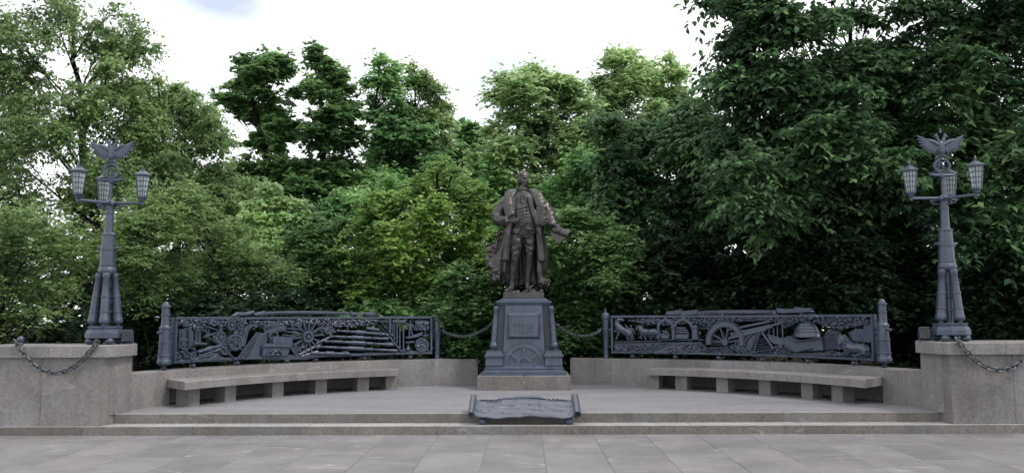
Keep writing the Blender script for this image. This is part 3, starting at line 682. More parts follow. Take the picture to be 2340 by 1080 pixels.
# ------------------------------------------------------------------ openwork relief panels
PANEL_LEFT = [
('poly', 'banner_end', [(-5.851, 1.634), (-5.752, 1.697), (-5.594, 1.689), (-5.437, 1.721), (-5.422, 1.669), (-5.581, 1.634)], 0.0, 0.05),
('poly', 'banner_end', [(-5.445, 1.669), (-5.212, 1.716), (-5.166, 1.694), (-5.165, 1.649), (-5.412, 1.63)], 0.0, 0.04),
('poly', 'banner', [(-5.178, 1.706), (-4.783, 1.714), (-4.377, 1.719), (-3.926, 1.713), (-3.496, 1.698), (-3.495, 1.646), (-3.925, 1.656), (-4.376, 1.661), (-4.782, 1.657), (-5.176, 1.645)], 0.0, 0.035),
('poly', 'banner_end', [(-3.521, 1.711), (-3.317, 1.685), (-3.226, 1.693), (-3.226, 1.641), (-3.486, 1.633)], 0.0, 0.045),
('poly', 'banner_end', [(-3.237, 1.689), (-3.079, 1.706), (-2.965, 1.689), (-2.999, 1.667), (-2.931, 1.632), (-3.214, 1.633)], 0.0, 0.05),
('lumps', 'foliage_relief', [(-6.933, 1.568), (-6.356, 1.571), (-5.861, 1.572), (-5.568, 1.559), (-5.566, 1.488), (-6.037, 1.462), (-6.398, 1.485), (-6.623, 1.443), (-6.918, 1.486)], 150, 0.0234),
('lumps', 'foliage_relief', [(-5.5, 1.541), (-5.05, 1.548), (-4.329, 1.56), (-4.328, 1.492), (-4.823, 1.465), (-5.227, 1.433), (-5.475, 1.462)], 110, 0.0257),
('bar', 'pylon', (-6.832, 1.422), (-6.821, 1.139), 0.0814, 0.0, 0.04),
('bar', 'pylon', (-6.722, 1.444), (-6.706, 1.135), 0.0666, 0.0, 0.05),
('bar', 'pylon', (-6.654, 1.391), (-6.645, 1.151), 0.0481, 0.0, 0.03),
('bar', 'pylon', (-6.519, 1.398), (-6.511, 1.184), 0.0518, 0.0, 0.04),
('rod', 'roller', (-6.875, 1.258), (-6.649, 1.236), 0.0234),
('rod', 'roller', (-6.624, 1.188), (-6.376, 1.169), 0.024),
('rod', 'hanging_bowl', (-6.668, 1.443), (-6.465, 1.448), 0.0167),
('ring', 'hanging_bowl', (-6.566, 1.442), 0.0777, 0.0518, 180, 360, 0.0185),
('bar', 'pylon', (-6.398, 1.472), (-6.388, 1.368), 0.038, 0.0, 0.03),
('bar', 'pylon', (-6.315, 1.424), (-6.311, 1.31), 0.0456, 0.0, 0.03),
('rod', 'anchor', (-6.927, 1.142), (-6.587, 0.965), 0.0162),
('ring', 'anchor', (-6.719, 1.025), 0.1204, 0.1095, -75, 60, 0.0219),
('ring', 'anchor', (-6.786, 1.128), 0.0401, 0.0401, 0, 360, 0.0146),
('lumps', 'rubble_relief', [(-6.942, 1.07), (-6.63, 1.04), (-6.602, 0.907), (-6.917, 0.907)], 60, 0.0198),
('barrel', 'machine_barrel', (-6.551, 1.041), (-6.083, 1.138), 0.0351),
('barrel', 'machine_barrel', (-6.515, 0.977), (-6.092, 1.074), 0.0225),
('poly', 'earth_mound', [(-6.94, 0.904), (-6.558, 0.927), (-6.492, 0.961), (-6.291, 0.99), (-6.068, 1.019), (-6.02, 0.942), (-5.817, 0.895), (-5.816, 0.856), (-6.534, 0.885)], 0.0, 0.02),
('poly', 'earth_mound', [(-6.333, 0.907), (-6.178, 0.98), (-6.02, 0.945), (-5.862, 0.887)], 0.0, 0.04),
('bar', 'roof_beam', (-6.409, 1.462), (-6.143, 1.387), 0.0262, 0.01, 0.05),
('bar', 'roof_beam', (-6.396, 1.29), (-6.151, 1.359), 0.0262, 0.01, 0.05),
('bar', 'roof_beam', (-6.396, 1.293), (-6.061, 1.149), 0.0262, 0.01, 0.05),
('bar', 'roof_beam', (-6.049, 1.468), (-6.052, 1.359), 0.0308, 0.0, 0.03),
('bar', 'roof_beam', (-5.948, 1.476), (-6.083, 1.478), 0.0192, 0.0, 0.03),
('gear', 'gear', (-6.098, 1.268), 0.1064, 6),
('gear', 'gear', (-5.815, 1.184), 0.1386, 6),
('gear', 'gear', (-5.998, 1.074), 0.0988, 5),
('gear', 'gear', (-5.71, 1.337), 0.0897, 6),
('gear', 'gear', (-5.722, 1.464), 0.0663, 6),
('gear', 'gear', (-5.898, 1.476), 0.0847, 5),
('bar', 'tree_trunk', (-5.617, 1.101), (-5.531, 1.452), 0.0468, 0.0, 0.04),
('bar', 'tree_trunk', (-5.531, 1.452), (-5.383, 1.401), 0.0273, 0.0, 0.03),
('ring', 'tree_trunk', (-5.462, 1.402), 0.075, 0.0671, 20, 200, 0.0237),
('rod', 'lever_arm', (-5.961, 1.05), (-5.813, 0.902), 0.0212),
('ladder', 'staircase', (-5.751, 0.911), (-5.377, 1.348), (-5.57, 0.875), (-5.287, 1.338), 15),
('poly', 'brick_wall', [(-5.548, 0.874), (-5.374, 1.074), (-5.313, 1.291), (-5.045, 1.371), (-4.754, 1.434), (-4.753, 1.358), (-4.954, 1.325), (-5.121, 1.257), (-5.14, 1.128), (-5.263, 1.087), (-5.247, 0.912)], 0.0, 0.018),
('ladder', 'battlement', (-5.26, 1.414), (-4.981, 1.503), (-5.236, 1.353), (-4.8, 1.445), 8),
('ring', 'arch', (-5.038, 1.276), 0.081, 0.0729, 0, 360, 0.0243),
('poly', 'furnace', [(-5.076, 1.25), (-5.02, 1.269), (-4.638, 1.248), (-4.671, 1.234), (-4.668, 1.105), (-5.073, 1.136)], 0.0, 0.07),
('poly', 'furnace', [(-5.251, 1.087), (-5.163, 1.14), (-4.668, 1.107), (-4.701, 1.059), (-4.743, 0.91), (-5.258, 0.916)], 0.0, 0.055),
('poly', 'furnace', [(-5.274, 1.095), (-5.163, 1.148), (-4.657, 1.111), (-4.69, 1.063)], 0.05, 0.075),
('ring', 'furnace_arch', (-5.034, 0.934), 0.148, 0.104, 0, 180, 0.028),
('lumps', 'coal_relief', [(-5.147, 0.948), (-5.037, 1.02), (-4.923, 0.94), (-4.922, 0.916), (-5.157, 0.924)], 30, 0.024),
('ladder', 'staircase', (-4.701, 1.055), (-4.574, 0.904), (-4.623, 1.074), (-4.53, 0.938), 6),
('bar', 'roof_slat', (-4.71, 1.468), (-4.48, 1.45), 0.0308, 0.0, 0.05),
('bar', 'roof_slat', (-4.754, 1.407), (-4.51, 1.38), 0.0304, 0.0, 0.05),
('bar', 'roof_slat', (-4.786, 1.349), (-4.545, 1.314), 0.0308, 0.0, 0.05),
('bar', 'roof_slat', (-4.819, 1.29), (-4.593, 1.257), 0.0304, 0.0, 0.05),
('bar', 'roof_slat', (-4.529, 1.421), (-4.391, 1.274), 0.0246, 0.0, 0.04),
('rod', 'roof_slat', (-4.647, 1.136), (-4.452, 0.966), 0.0184),
('paddle', 'water_wheel', (-4.359, 1.253), 0.3112, 14),
('poly', 'earth_mound', [(-5.303, 0.914), (-4.361, 0.897), (-4.093, 0.977), (-4.024, 0.87), (-4.36, 0.829), (-5.301, 0.858)], 0.0, 0.025),
('rod', 'log', (-4.587, 0.991), (-4.298, 1.128), 0.0205),
('rod', 'log', (-4.519, 0.927), (-4.229, 1.064), 0.0205),
('rod', 'log', (-4.451, 0.9), (-4.138, 0.978), 0.0205),
('rod', 'log', (-4.51, 0.927), (-4.198, 1.063), 0.0185),
('rod', 'log', (-4.376, 0.964), (-4.064, 1.122), 0.0187),
('rod', 'log', (-4.177, 1.125), (-3.909, 1.235), 0.0189),
('poly', 'bush_relief', [(-3.991, 1.457), (-3.845, 1.488), (-3.815, 1.329), (-3.887, 1.266), (-4.011, 1.31)], 0.0, 0.03),
('lumps', 'bush_relief', [(-4.116, 1.48), (-3.846, 1.52), (-3.802, 1.329), (-3.887, 1.266), (-4.091, 1.332)], 50, 0.0231),
('lumps', 'foliage_relief', [(-4.523, 1.566), (-4.163, 1.581), (-3.575, 1.55), (-2.941, 1.553), (-2.94, 1.459), (-3.257, 1.438), (-3.437, 1.414), (-3.754, 1.43), (-4.161, 1.469), (-4.522, 1.514)], 170, 0.027),
('barrel', 'cannon', (-3.775, 1.354), (-2.791, 1.273), 0.0319),
('barrel', 'cannon', (-3.92, 1.25), (-2.733, 1.185), 0.0315),
('barrel', 'cannon', (-4.031, 1.164), (-2.619, 1.069), 0.0336),
('barrel', 'cannon', (-4.176, 1.066), (-2.546, 0.954), 0.0332),
('barrel', 'cannon', (-4.297, 0.951), (-3.498, 0.915), 0.0353),
('barrel', 'cannon', (-3.184, 1.394), (-2.925, 1.357), 0.0387),
('poly', 'gun_plate', [(-2.927, 1.3), (-2.791, 1.299), (-2.784, 1.24), (-2.92, 1.242)], 0.0, 0.05),
('poly', 'gun_plate', [(-2.805, 1.12), (-2.631, 1.117), (-2.614, 1.034), (-2.789, 1.037)], 0.0, 0.05),
('poly', 'gun_plate', [(-3.656, 0.965), (-3.532, 0.967), (-3.52, 0.888), (-3.644, 0.885)], 0.0, 0.05),
('poly', 'earth_mound', [(-4.644, 0.89), (-4.375, 0.933), (-3.836, 0.917), (-3.565, 0.889), (-3.25, 0.923), (-2.527, 0.923), (-2.448, 0.913), (-2.448, 0.873), (-3.61, 0.862), (-4.643, 0.87)], 0.0, 0.03),
('bar', 'gantry_beam', (-3.077, 1.537), (-2.687, 1.504), 0.0304, 0.0, 0.05),
('bar', 'gantry_beam', (-2.71, 1.561), (-2.707, 1.293), 0.0484, 0.0, 0.06),
('bar', 'gantry_beam', (-2.94, 1.449), (-2.775, 1.307), 0.022, 0.0, 0.04),
('bar', 'gantry_beam', (-2.891, 1.503), (-2.712, 1.315), 0.022, 0.0, 0.04),
('bar', 'gantry_beam', (-2.805, 1.496), (-2.713, 1.399), 0.022, 0.0, 0.04),
('bar', 'colonnade_rail', (-2.707, 1.228), (-2.448, 0.913), 0.0396, 0.0, 0.05),
('lumps', 'rubble_relief', [(-2.791, 1.284), (-2.644, 1.293), (-2.632, 1.216), (-2.734, 1.195)], 14, 0.0264),
('poly', 'colonnade_roof', [(-2.664, 1.545), (-2.383, 1.542), (-2.383, 1.484), (-2.664, 1.49)], 0.0, 0.06),
('rod', 'column', (-2.646, 1.49), (-2.643, 1.227), 0.0132),
('rod', 'column', (-2.605, 1.49), (-2.607, 1.178), 0.0132),
('rod', 'column', (-2.56, 1.485), (-2.556, 1.116), 0.0154),
('rod', 'column', (-2.501, 1.48), (-2.497, 1.023), 0.0154),
('rod', 'column', (-2.43, 1.48), (-2.426, 0.972), 0.0176),
('ball', 'column', (-2.607, 1.178), 0.0217),
('ball', 'column', (-2.556, 1.116), 0.0239),
('ball', 'column', (-2.497, 1.023), 0.0239),
('figure', 'statuette', (-2.293, 1.377), 0.308),
('poly', 'drapery_relief', [(-2.394, 1.213), (-2.235, 1.244), (-2.032, 1.32), (-2.043, 1.242), (-2.167, 1.199), (-2.348, 1.175)], 0.0, 0.05),
('poly', 'wall_plaque', [(-2.192, 1.541), (-1.919, 1.539), (-1.907, 1.33), (-2.191, 1.332)], 0.0, 0.02),
('lumps', 'scroll_relief', [(-2.158, 1.498), (-1.931, 1.508), (-1.918, 1.341), (-2.145, 1.354)], 40, 0.0267),
('poly', 'map_sheet', [(-2.405, 1.118), (-2.189, 1.146), (-2.212, 1.094), (-2.37, 1.087)], 0.0, 0.05),
('disc', 'coin_medallion', (-2.057, 1.061), 0.1379),
('lumps', 'coin_medallion', [(-2.144, 1.155), (-1.974, 1.153), (-1.951, 0.997), (-2.143, 0.967)], 45, 0.0245),
('ball', 'vase', (-2.415, 0.956), 0.0374),
('ball', 'vase', (-2.329, 0.981), 0.0484),
('rod', 'vase', (-2.329, 1.025), (-2.329, 1.065), 0.0198),
('ball', 'shot', (-1.939, 0.948), 0.0242),
('poly', 'earth_mound', [(-2.455, 0.939), (-2.256, 0.953), (-1.871, 0.934), (-1.871, 0.885), (-2.455, 0.891)], 0.0, 0.03),
('bar', 'map_stand', (-1.991, 1.33), (-1.99, 1.23), 0.0264, 0.0, 0.04),
('poly', 'map_stand', [(-2.043, 1.242), (-1.929, 1.268), (-1.918, 1.223), (-2.042, 1.215)], 0.0, 0.05)
]
PANEL_RIGHT = [
('poly', 'banner_end', [(2.839, 1.619), (2.878, 1.693), (2.993, 1.697), (3.171, 1.732), (3.177, 1.627), (3.023, 1.618)], 0.0, 0.05),
('poly', 'banner_end', [(3.139, 1.692), (3.316, 1.703), (3.494, 1.721), (3.502, 1.626), (3.314, 1.615), (3.147, 1.603)], 0.0, 0.045),
('poly', 'banner', [(3.493, 1.689), (3.94, 1.706), (4.271, 1.707), (4.684, 1.704), (5.055, 1.693), (5.052, 1.615), (4.682, 1.628), (4.269, 1.63), (3.937, 1.624), (3.491, 1.61)], 0.0, 0.035),
('poly', 'banner_end', [(5.041, 1.731), (5.221, 1.71), (5.423, 1.723), (5.428, 1.643), (5.218, 1.633), (5.07, 1.641)], 0.0, 0.045),
('poly', 'banner_end', [(5.407, 1.745), (5.582, 1.729), (5.768, 1.727), (5.734, 1.691), (5.766, 1.659), (5.527, 1.642), (5.428, 1.643)], 0.0, 0.05),
('lumps', 'foliage_relief', [(2.08, 1.519), (2.395, 1.549), (2.729, 1.558), (2.727, 1.457), (2.518, 1.427), (2.268, 1.478)], 60, 0.0266),
('lumps', 'foliage_relief', [(2.708, 1.538), (3.105, 1.563), (3.52, 1.546), (3.539, 1.457), (3.102, 1.457), (2.873, 1.427), (2.706, 1.427)], 90, 0.0263),
('lumps', 'foliage_relief', [(3.52, 1.546), (3.936, 1.561), (4.349, 1.56), (4.372, 1.491), (4.038, 1.507), (3.788, 1.467), (3.703, 1.389), (3.538, 1.428)], 90, 0.0257),
('horse_rear', 'horse', (1.993, 1.344), 0.00205),
('figure', 'figure', (2.159, 1.273), 0.3075),
('horse_walk', 'horse', (2.494, 1.294), 0.00202),
('bar', 'harness_pole', (2.348, 1.308), (2.725, 1.16), 0.0185, 0.04, 0.06),
('poly', 'ore_cart', [(2.74, 1.249), (2.94, 1.25), (2.913, 1.161), (2.767, 1.16)], 0.0, 0.05),
('lumps', 'ore_heap', [(2.748, 1.249), (2.839, 1.336), (2.935, 1.25)], 26, 0.0263),
('ring', 'arch', (2.851, 1.407), 0.1377, 0.1174, 0, 180, 0.0526),
('ring', 'arch', (3.201, 1.407), 0.16, 0.124, 0, 180, 0.052),
('bar', 'pier', (2.702, 1.427), (2.704, 1.143), 0.0607, 0.0, 0.05),
('bar', 'pier', (3.008, 1.407), (3.008, 1.146), 0.0688, 0.0, 0.055),
('bar', 'pier', (3.434, 1.428), (3.438, 1.15), 0.12, 0.0, 0.055),
('bar', 'pier', (2.955, 1.377), (3.069, 1.377), 0.0283, 0.03, 0.07),
('bar', 'pier', (3.35, 1.378), (3.52, 1.378), 0.028, 0.03, 0.07),
('ball', 'keystone', (2.85, 1.532), 0.0445),
('ball', 'keystone', (3.204, 1.537), 0.048),
('poly', 'ore_cart', [(2.99, 1.262), (3.322, 1.264), (3.293, 1.165), (2.992, 1.162)], 0.0, 0.05),
('rod', 'log', (3.034, 1.377), (3.25, 1.367), 0.0182),
('rod', 'log', (3.021, 1.335), (3.286, 1.328), 0.0182),
('rod', 'log', (3.005, 1.294), (3.31, 1.288), 0.018),
('bar', 'rail', (1.811, 1.097), (2.762, 1.12), 0.029, 0.0, 0.03),
('bar', 'rail', (2.7, 1.143), (3.593, 1.156), 0.028, 0.0, 0.03),
('poly', 'cobble_ground', [(1.811, 1.086), (2.762, 1.103), (3.53, 1.122), (3.651, 0.996), (4.127, 1.024), (4.164, 0.909), (1.797, 0.87)], 0.0, 0.015),
('lumps', 'cobble_ground', [(1.842, 1.056), (2.761, 1.083), (3.509, 1.102), (3.609, 0.956), (3.608, 0.921), (1.839, 0.887)], 190, 0.0311),
('lumps', 'cobble_ground', [(3.63, 0.966), (4.105, 1.004), (4.165, 0.925), (3.628, 0.913)], 40, 0.0234),
('ladder', 'rail_track', (2.404, 0.938), (2.866, 1.1), (2.466, 0.898), (2.917, 1.065), 9),
('rod', 'shovel', (1.799, 1.014), (2.132, 0.894), 0.0164),
('poly', 'shovel', [(2.175, 0.939), (2.341, 0.921), (2.351, 0.893), (2.153, 0.894)], 0.0, 0.05),
('ball', 'shot', (1.866, 0.963), 0.0328),
('bigwheel', 'flywheel', (4.036, 1.115), 0.3657, 8),
('bar', 'flywheel_base', (3.53, 1.096), (3.672, 0.992), 0.0257, 0.02, 0.06),
('bar', 'flywheel_base', (3.672, 0.992), (4.117, 1.039), 0.0253, 0.02, 0.06),
('bar', 'flywheel_base', (4.034, 1.032), (4.185, 0.925), 0.025, 0.02, 0.06),
('bar', 'roof_slat', (3.758, 1.125), (3.923, 1.127), 0.0156, 0.01, 0.04),
('bar', 'roof_slat', (3.747, 1.095), (3.953, 1.098), 0.0156, 0.01, 0.04),
('bar', 'roof_slat', (3.736, 1.064), (3.973, 1.068), 0.0156, 0.01, 0.04),
('bar', 'derrick', (3.516, 1.378), (3.706, 1.365), 0.0237, 0.0, 0.04),
('bar', 'derrick', (3.658, 1.576), (3.706, 1.365), 0.0138, 0.0, 0.03),
('bar', 'derrick', (3.658, 1.576), (3.64, 1.369), 0.0138, 0.0, 0.03),
('bar', 'derrick', (3.7, 1.428), (3.698, 1.34), 0.0355, 0.0, 0.04),
('rod', 'beam', (4.095, 1.342), (4.945, 1.503), 0.0231),
('rod', 'beam', (4.134, 1.267), (5.17, 1.47), 0.0231),
('rod', 'beam', (4.174, 1.236), (4.962, 1.399), 0.0231),
('rod', 'beam', (4.1, 1.187), (4.837, 1.347), 0.025),
('rod', 'beam', (4.235, 1.214), (4.753, 1.318), 0.0231),
('rod', 'beam', (4.234, 1.16), (4.219, 1.007), 0.0192),
('rod', 'beam', (4.306, 1.18), (4.27, 0.988), 0.019),
('ladder', 'trestle', (4.106, 1.043), (4.309, 0.932), (4.169, 1.082), (4.356, 0.99), 6),
('rod', 'beam', (4.724, 1.337), (4.577, 0.939), 0.0225),
('rod', 'beam', (4.682, 1.318), (4.507, 0.975), 0.0228),
('rod', 'beam', (4.764, 1.3), (4.98, 1.014), 0.0225),
('rod', 'beam', (4.547, 1.279), (4.314, 1.047), 0.0228),
('rod', 'beam', (4.401, 1.22), (4.295, 1.104), 0.019),
('poly', 'timber_stack', [(4.328, 1.191), (4.548, 1.288), (4.723, 1.309), (4.558, 0.967), (4.393, 0.963), (4.272, 1.046)], 0.0, 0.02),
('bar', 'timber', (4.536, 0.934), (4.99, 1.014), 0.0266, 0.0, 0.06),
('bar', 'timber', (4.62, 0.993), (4.93, 1.045), 0.0209, 0.0, 0.05),
('bar', 'timber', (4.652, 1.039), (4.9, 1.077), 0.0209, 0.0, 0.05),
('bar', 'timber', (4.681, 1.084), (4.866, 1.114), 0.0206, 0.0, 0.05),
('bar', 'timber', (4.703, 1.13), (4.835, 1.151), 0.0206, 0.0, 0.05),
('bar', 'timber', (4.721, 1.175), (4.807, 1.188), 0.0206, 0.0, 0.05),
('ladder', 'trestle', (4.272, 1.037), (4.392, 0.934), (4.315, 1.085), (4.455, 0.964), 5),
('poly', 'ship', [(4.851, 1.263), (4.937, 1.246), (5.099, 1.202), (5.227, 1.228), (5.221, 1.075), (4.972, 1.094), (4.872, 1.17)], 0.0, 0.035),
('rod', 'ship', (4.851, 1.263), (5.221, 1.176), 0.0129),
('rod', 'mast', (4.896, 1.245), (4.899, 1.348), 0.0111),
('rod', 'mast', (4.977, 1.237), (4.982, 1.377), 0.0111),
('rod', 'mast', (5.059, 1.214), (5.062, 1.414), 0.013),
('rod', 'mast', (5.16, 1.19), (5.158, 1.455), 0.0129),
('ball', 'mast', (4.98, 1.317), 0.0166),
('ball', 'mast', (5.059, 1.34), 0.0167),
('ball', 'mast', (5.158, 1.35), 0.0167),
('kiln', 'kiln', (5.598, 1.372), 0.252),
('poly', 'kiln_base', [(5.213, 1.227), (5.289, 1.243), (5.466, 1.153), (5.956, 1.218), (5.983, 1.014), (5.438, 0.97), (5.222, 1.081)], 0.0, 0.06),
('bar', 'kiln_base', (5.285, 1.243), (5.466, 1.151), 0.0237, 0.05, 0.085),
('bar', 'kiln_base', (5.466, 1.151), (5.96, 1.222), 0.0234, 0.05, 0.085),
('ring', 'kiln_door', (5.352, 1.069), 0.0328, 0.0657, 0, 180, 0.0164),
('ring', 'kiln_door', (5.74, 1.064), 0.032, 0.0533, 0, 180, 0.016),
('opening', 'kiln_door', (5.353, 1.084), 0.0256, 0.0621),
('opening', 'kiln_door', (5.741, 1.071), 0.0248, 0.0532),
('bar', 'kiln_step', (5.228, 1.075), (5.449, 0.977), 0.0219, 0.03, 0.09),
('bar', 'kiln_step', (5.449, 0.977), (5.78, 1.044), 0.0216, 0.03, 0.09),
('lumps', 'smoke_relief', [(5.465, 1.635), (5.773, 1.633), (5.769, 1.544), (5.624, 1.504), (5.521, 1.508)], 40, 0.0237),
('poly', 'brick_stack', [(5.958, 1.264), (6.045, 1.297), (6.249, 1.291), (6.242, 1.04), (5.975, 1.011)], 0.0, 0.035),
('bar', 'brick_course', (5.965, 1.247), (6.228, 1.261), 0.0142, 0.03, 0.055),
('bar', 'brick_course', (5.967, 1.208), (6.236, 1.223), 0.0142, 0.03, 0.055),
('bar', 'brick_course', (5.97, 1.169), (6.234, 1.185), 0.0142, 0.03, 0.055),
('bar', 'brick_course', (5.972, 1.13), (6.233, 1.147), 0.014, 0.03, 0.055),
('bar', 'brick_course', (5.975, 1.092), (6.231, 1.109), 0.0142, 0.03, 0.055),
('bar', 'brick_course', (5.977, 1.053), (6.198, 1.069), 0.0142, 0.03, 0.055),
('lumps', 'ore_heap', [(5.962, 1.275), (6.13, 1.365), (6.254, 1.291), (6.126, 1.277)], 34, 0.0231),
('lion', 'lion', (6.588, 1.101), 0.0017),
('poly', 'cliff_relief', [(6.414, 1.316), (6.562, 1.39), (6.704, 1.371), (6.774, 1.527), (6.878, 1.473), (6.932, 1.327), (6.861, 1.159), (6.51, 1.176)], 0.0, 0.025),
('disc', 'cliff_relief', (6.813, 1.493), 0.0436),
('lumps', 'foliage_relief', [(4.289, 1.58), (4.908, 1.597), (5.484, 1.599), (5.459, 1.504), (5.209, 1.393), (5.068, 1.479), (4.7, 1.522), (4.286, 1.484)], 120, 0.025),
('lumps', 'foliage_relief', [(5.689, 1.589), (6.345, 1.575), (6.818, 1.574), (6.708, 1.442), (6.46, 1.403), (6.253, 1.366), (5.928, 1.434), (5.767, 1.504)], 150, 0.0234),
('lumps', 'cobble_ground', [(4.27, 0.954), (4.989, 0.996), (5.418, 0.962), (5.417, 0.94), (4.268, 0.908)], 60, 0.0228),
('lumps', 'cobble_ground', [(4.972, 1.079), (5.197, 1.065), (5.418, 0.962), (4.967, 0.949)], 40, 0.0241),
('lumps', 'cobble_ground', [(5.744, 0.963), (6.073, 1.017), (6.235, 0.987), (6.234, 0.953), (5.702, 0.935)], 30, 0.0216),
('poly', 'earth_mound', [(4.269, 0.95), (5.418, 0.969), (6.113, 0.983), (6.909, 0.977), (6.907, 0.944), (4.267, 0.883)], 0.0, 0.02)
]
def bend(u, v, w_): a = u/RF; r_ = RF-w_*(1.75 if w_ > 0 else 1); return Vector((r_*math.sin(a), CY+r_*math.cos(a), v))
MERGE = {'anchor','ship','kiln_base','coin_medallion','vase','hanging_bowl','kiln_door','flywheel_base','cliff_relief','map_stand','shovel','furnace'}
def rodpts(p, q, w_=.03, n_=None):
    n_ = n_ or max(2, int(abs(p[0]-q[0])/.18)+2); return [bend(p[0]+(q[0]-p[0])*i/(n_-1), p[1]+(q[1]-p[1])*i/(n_-1), w_) for i in range(n_)]
def subdiv(poly, step=.3):
    out = []
    for i in range(len(poly)):
        a, c = poly[i], poly[(i+1) % len(poly)]; k = max(1, int(abs(a[0]-c[0])/step))
        out += [(a[0]+(c[0]-a[0])*j/k, a[1]+(c[1]-a[1])*j/k) for j in range(k)]
    return out
def inside(p, poly):
    x, y = p; r_ = False
    for i in range(len(poly)):
        (x1,y1),(x2,y2) = poly[i-1], poly[i]
        if (y1 > y) != (y2 > y) and x < (x2-x1)*(y-y1)/(y2-y1)+x1: r_ = not r_
    return r_
def flatdisc(b, c, r_, w0, w1, n_=20, bev=.006): b.prism([(c[0]+r_*math.cos(2*PI*k/n_), c[1]+r_*math.sin(2*PI*k/n_)) for k in range(n_)], w0, w1, bend, bev)
def ringp(b, c, r0x, r0y, r1x, r1y, w0, w1, a0=0, a1=360, n_=20):
    n_ = max(4, int(n_*abs(a1-a0)/360)); A = np.radians(np.linspace(a0, a1, n_+1))
    for i in range(n_):
        b.prism([(c[0]+r0x*math.cos(A[i]), c[1]+r0y*math.sin(A[i])),(c[0]+r1x*math.cos(A[i]), c[1]+r1y*math.sin(A[i])),(c[0]+r1x*math.cos(A[i+1]), c[1]+r1y*math.sin(A[i+1])),(c[0]+r0x*math.cos(A[i+1]), c[1]+r0y*math.sin(A[i+1]))], w0, w1, bend)
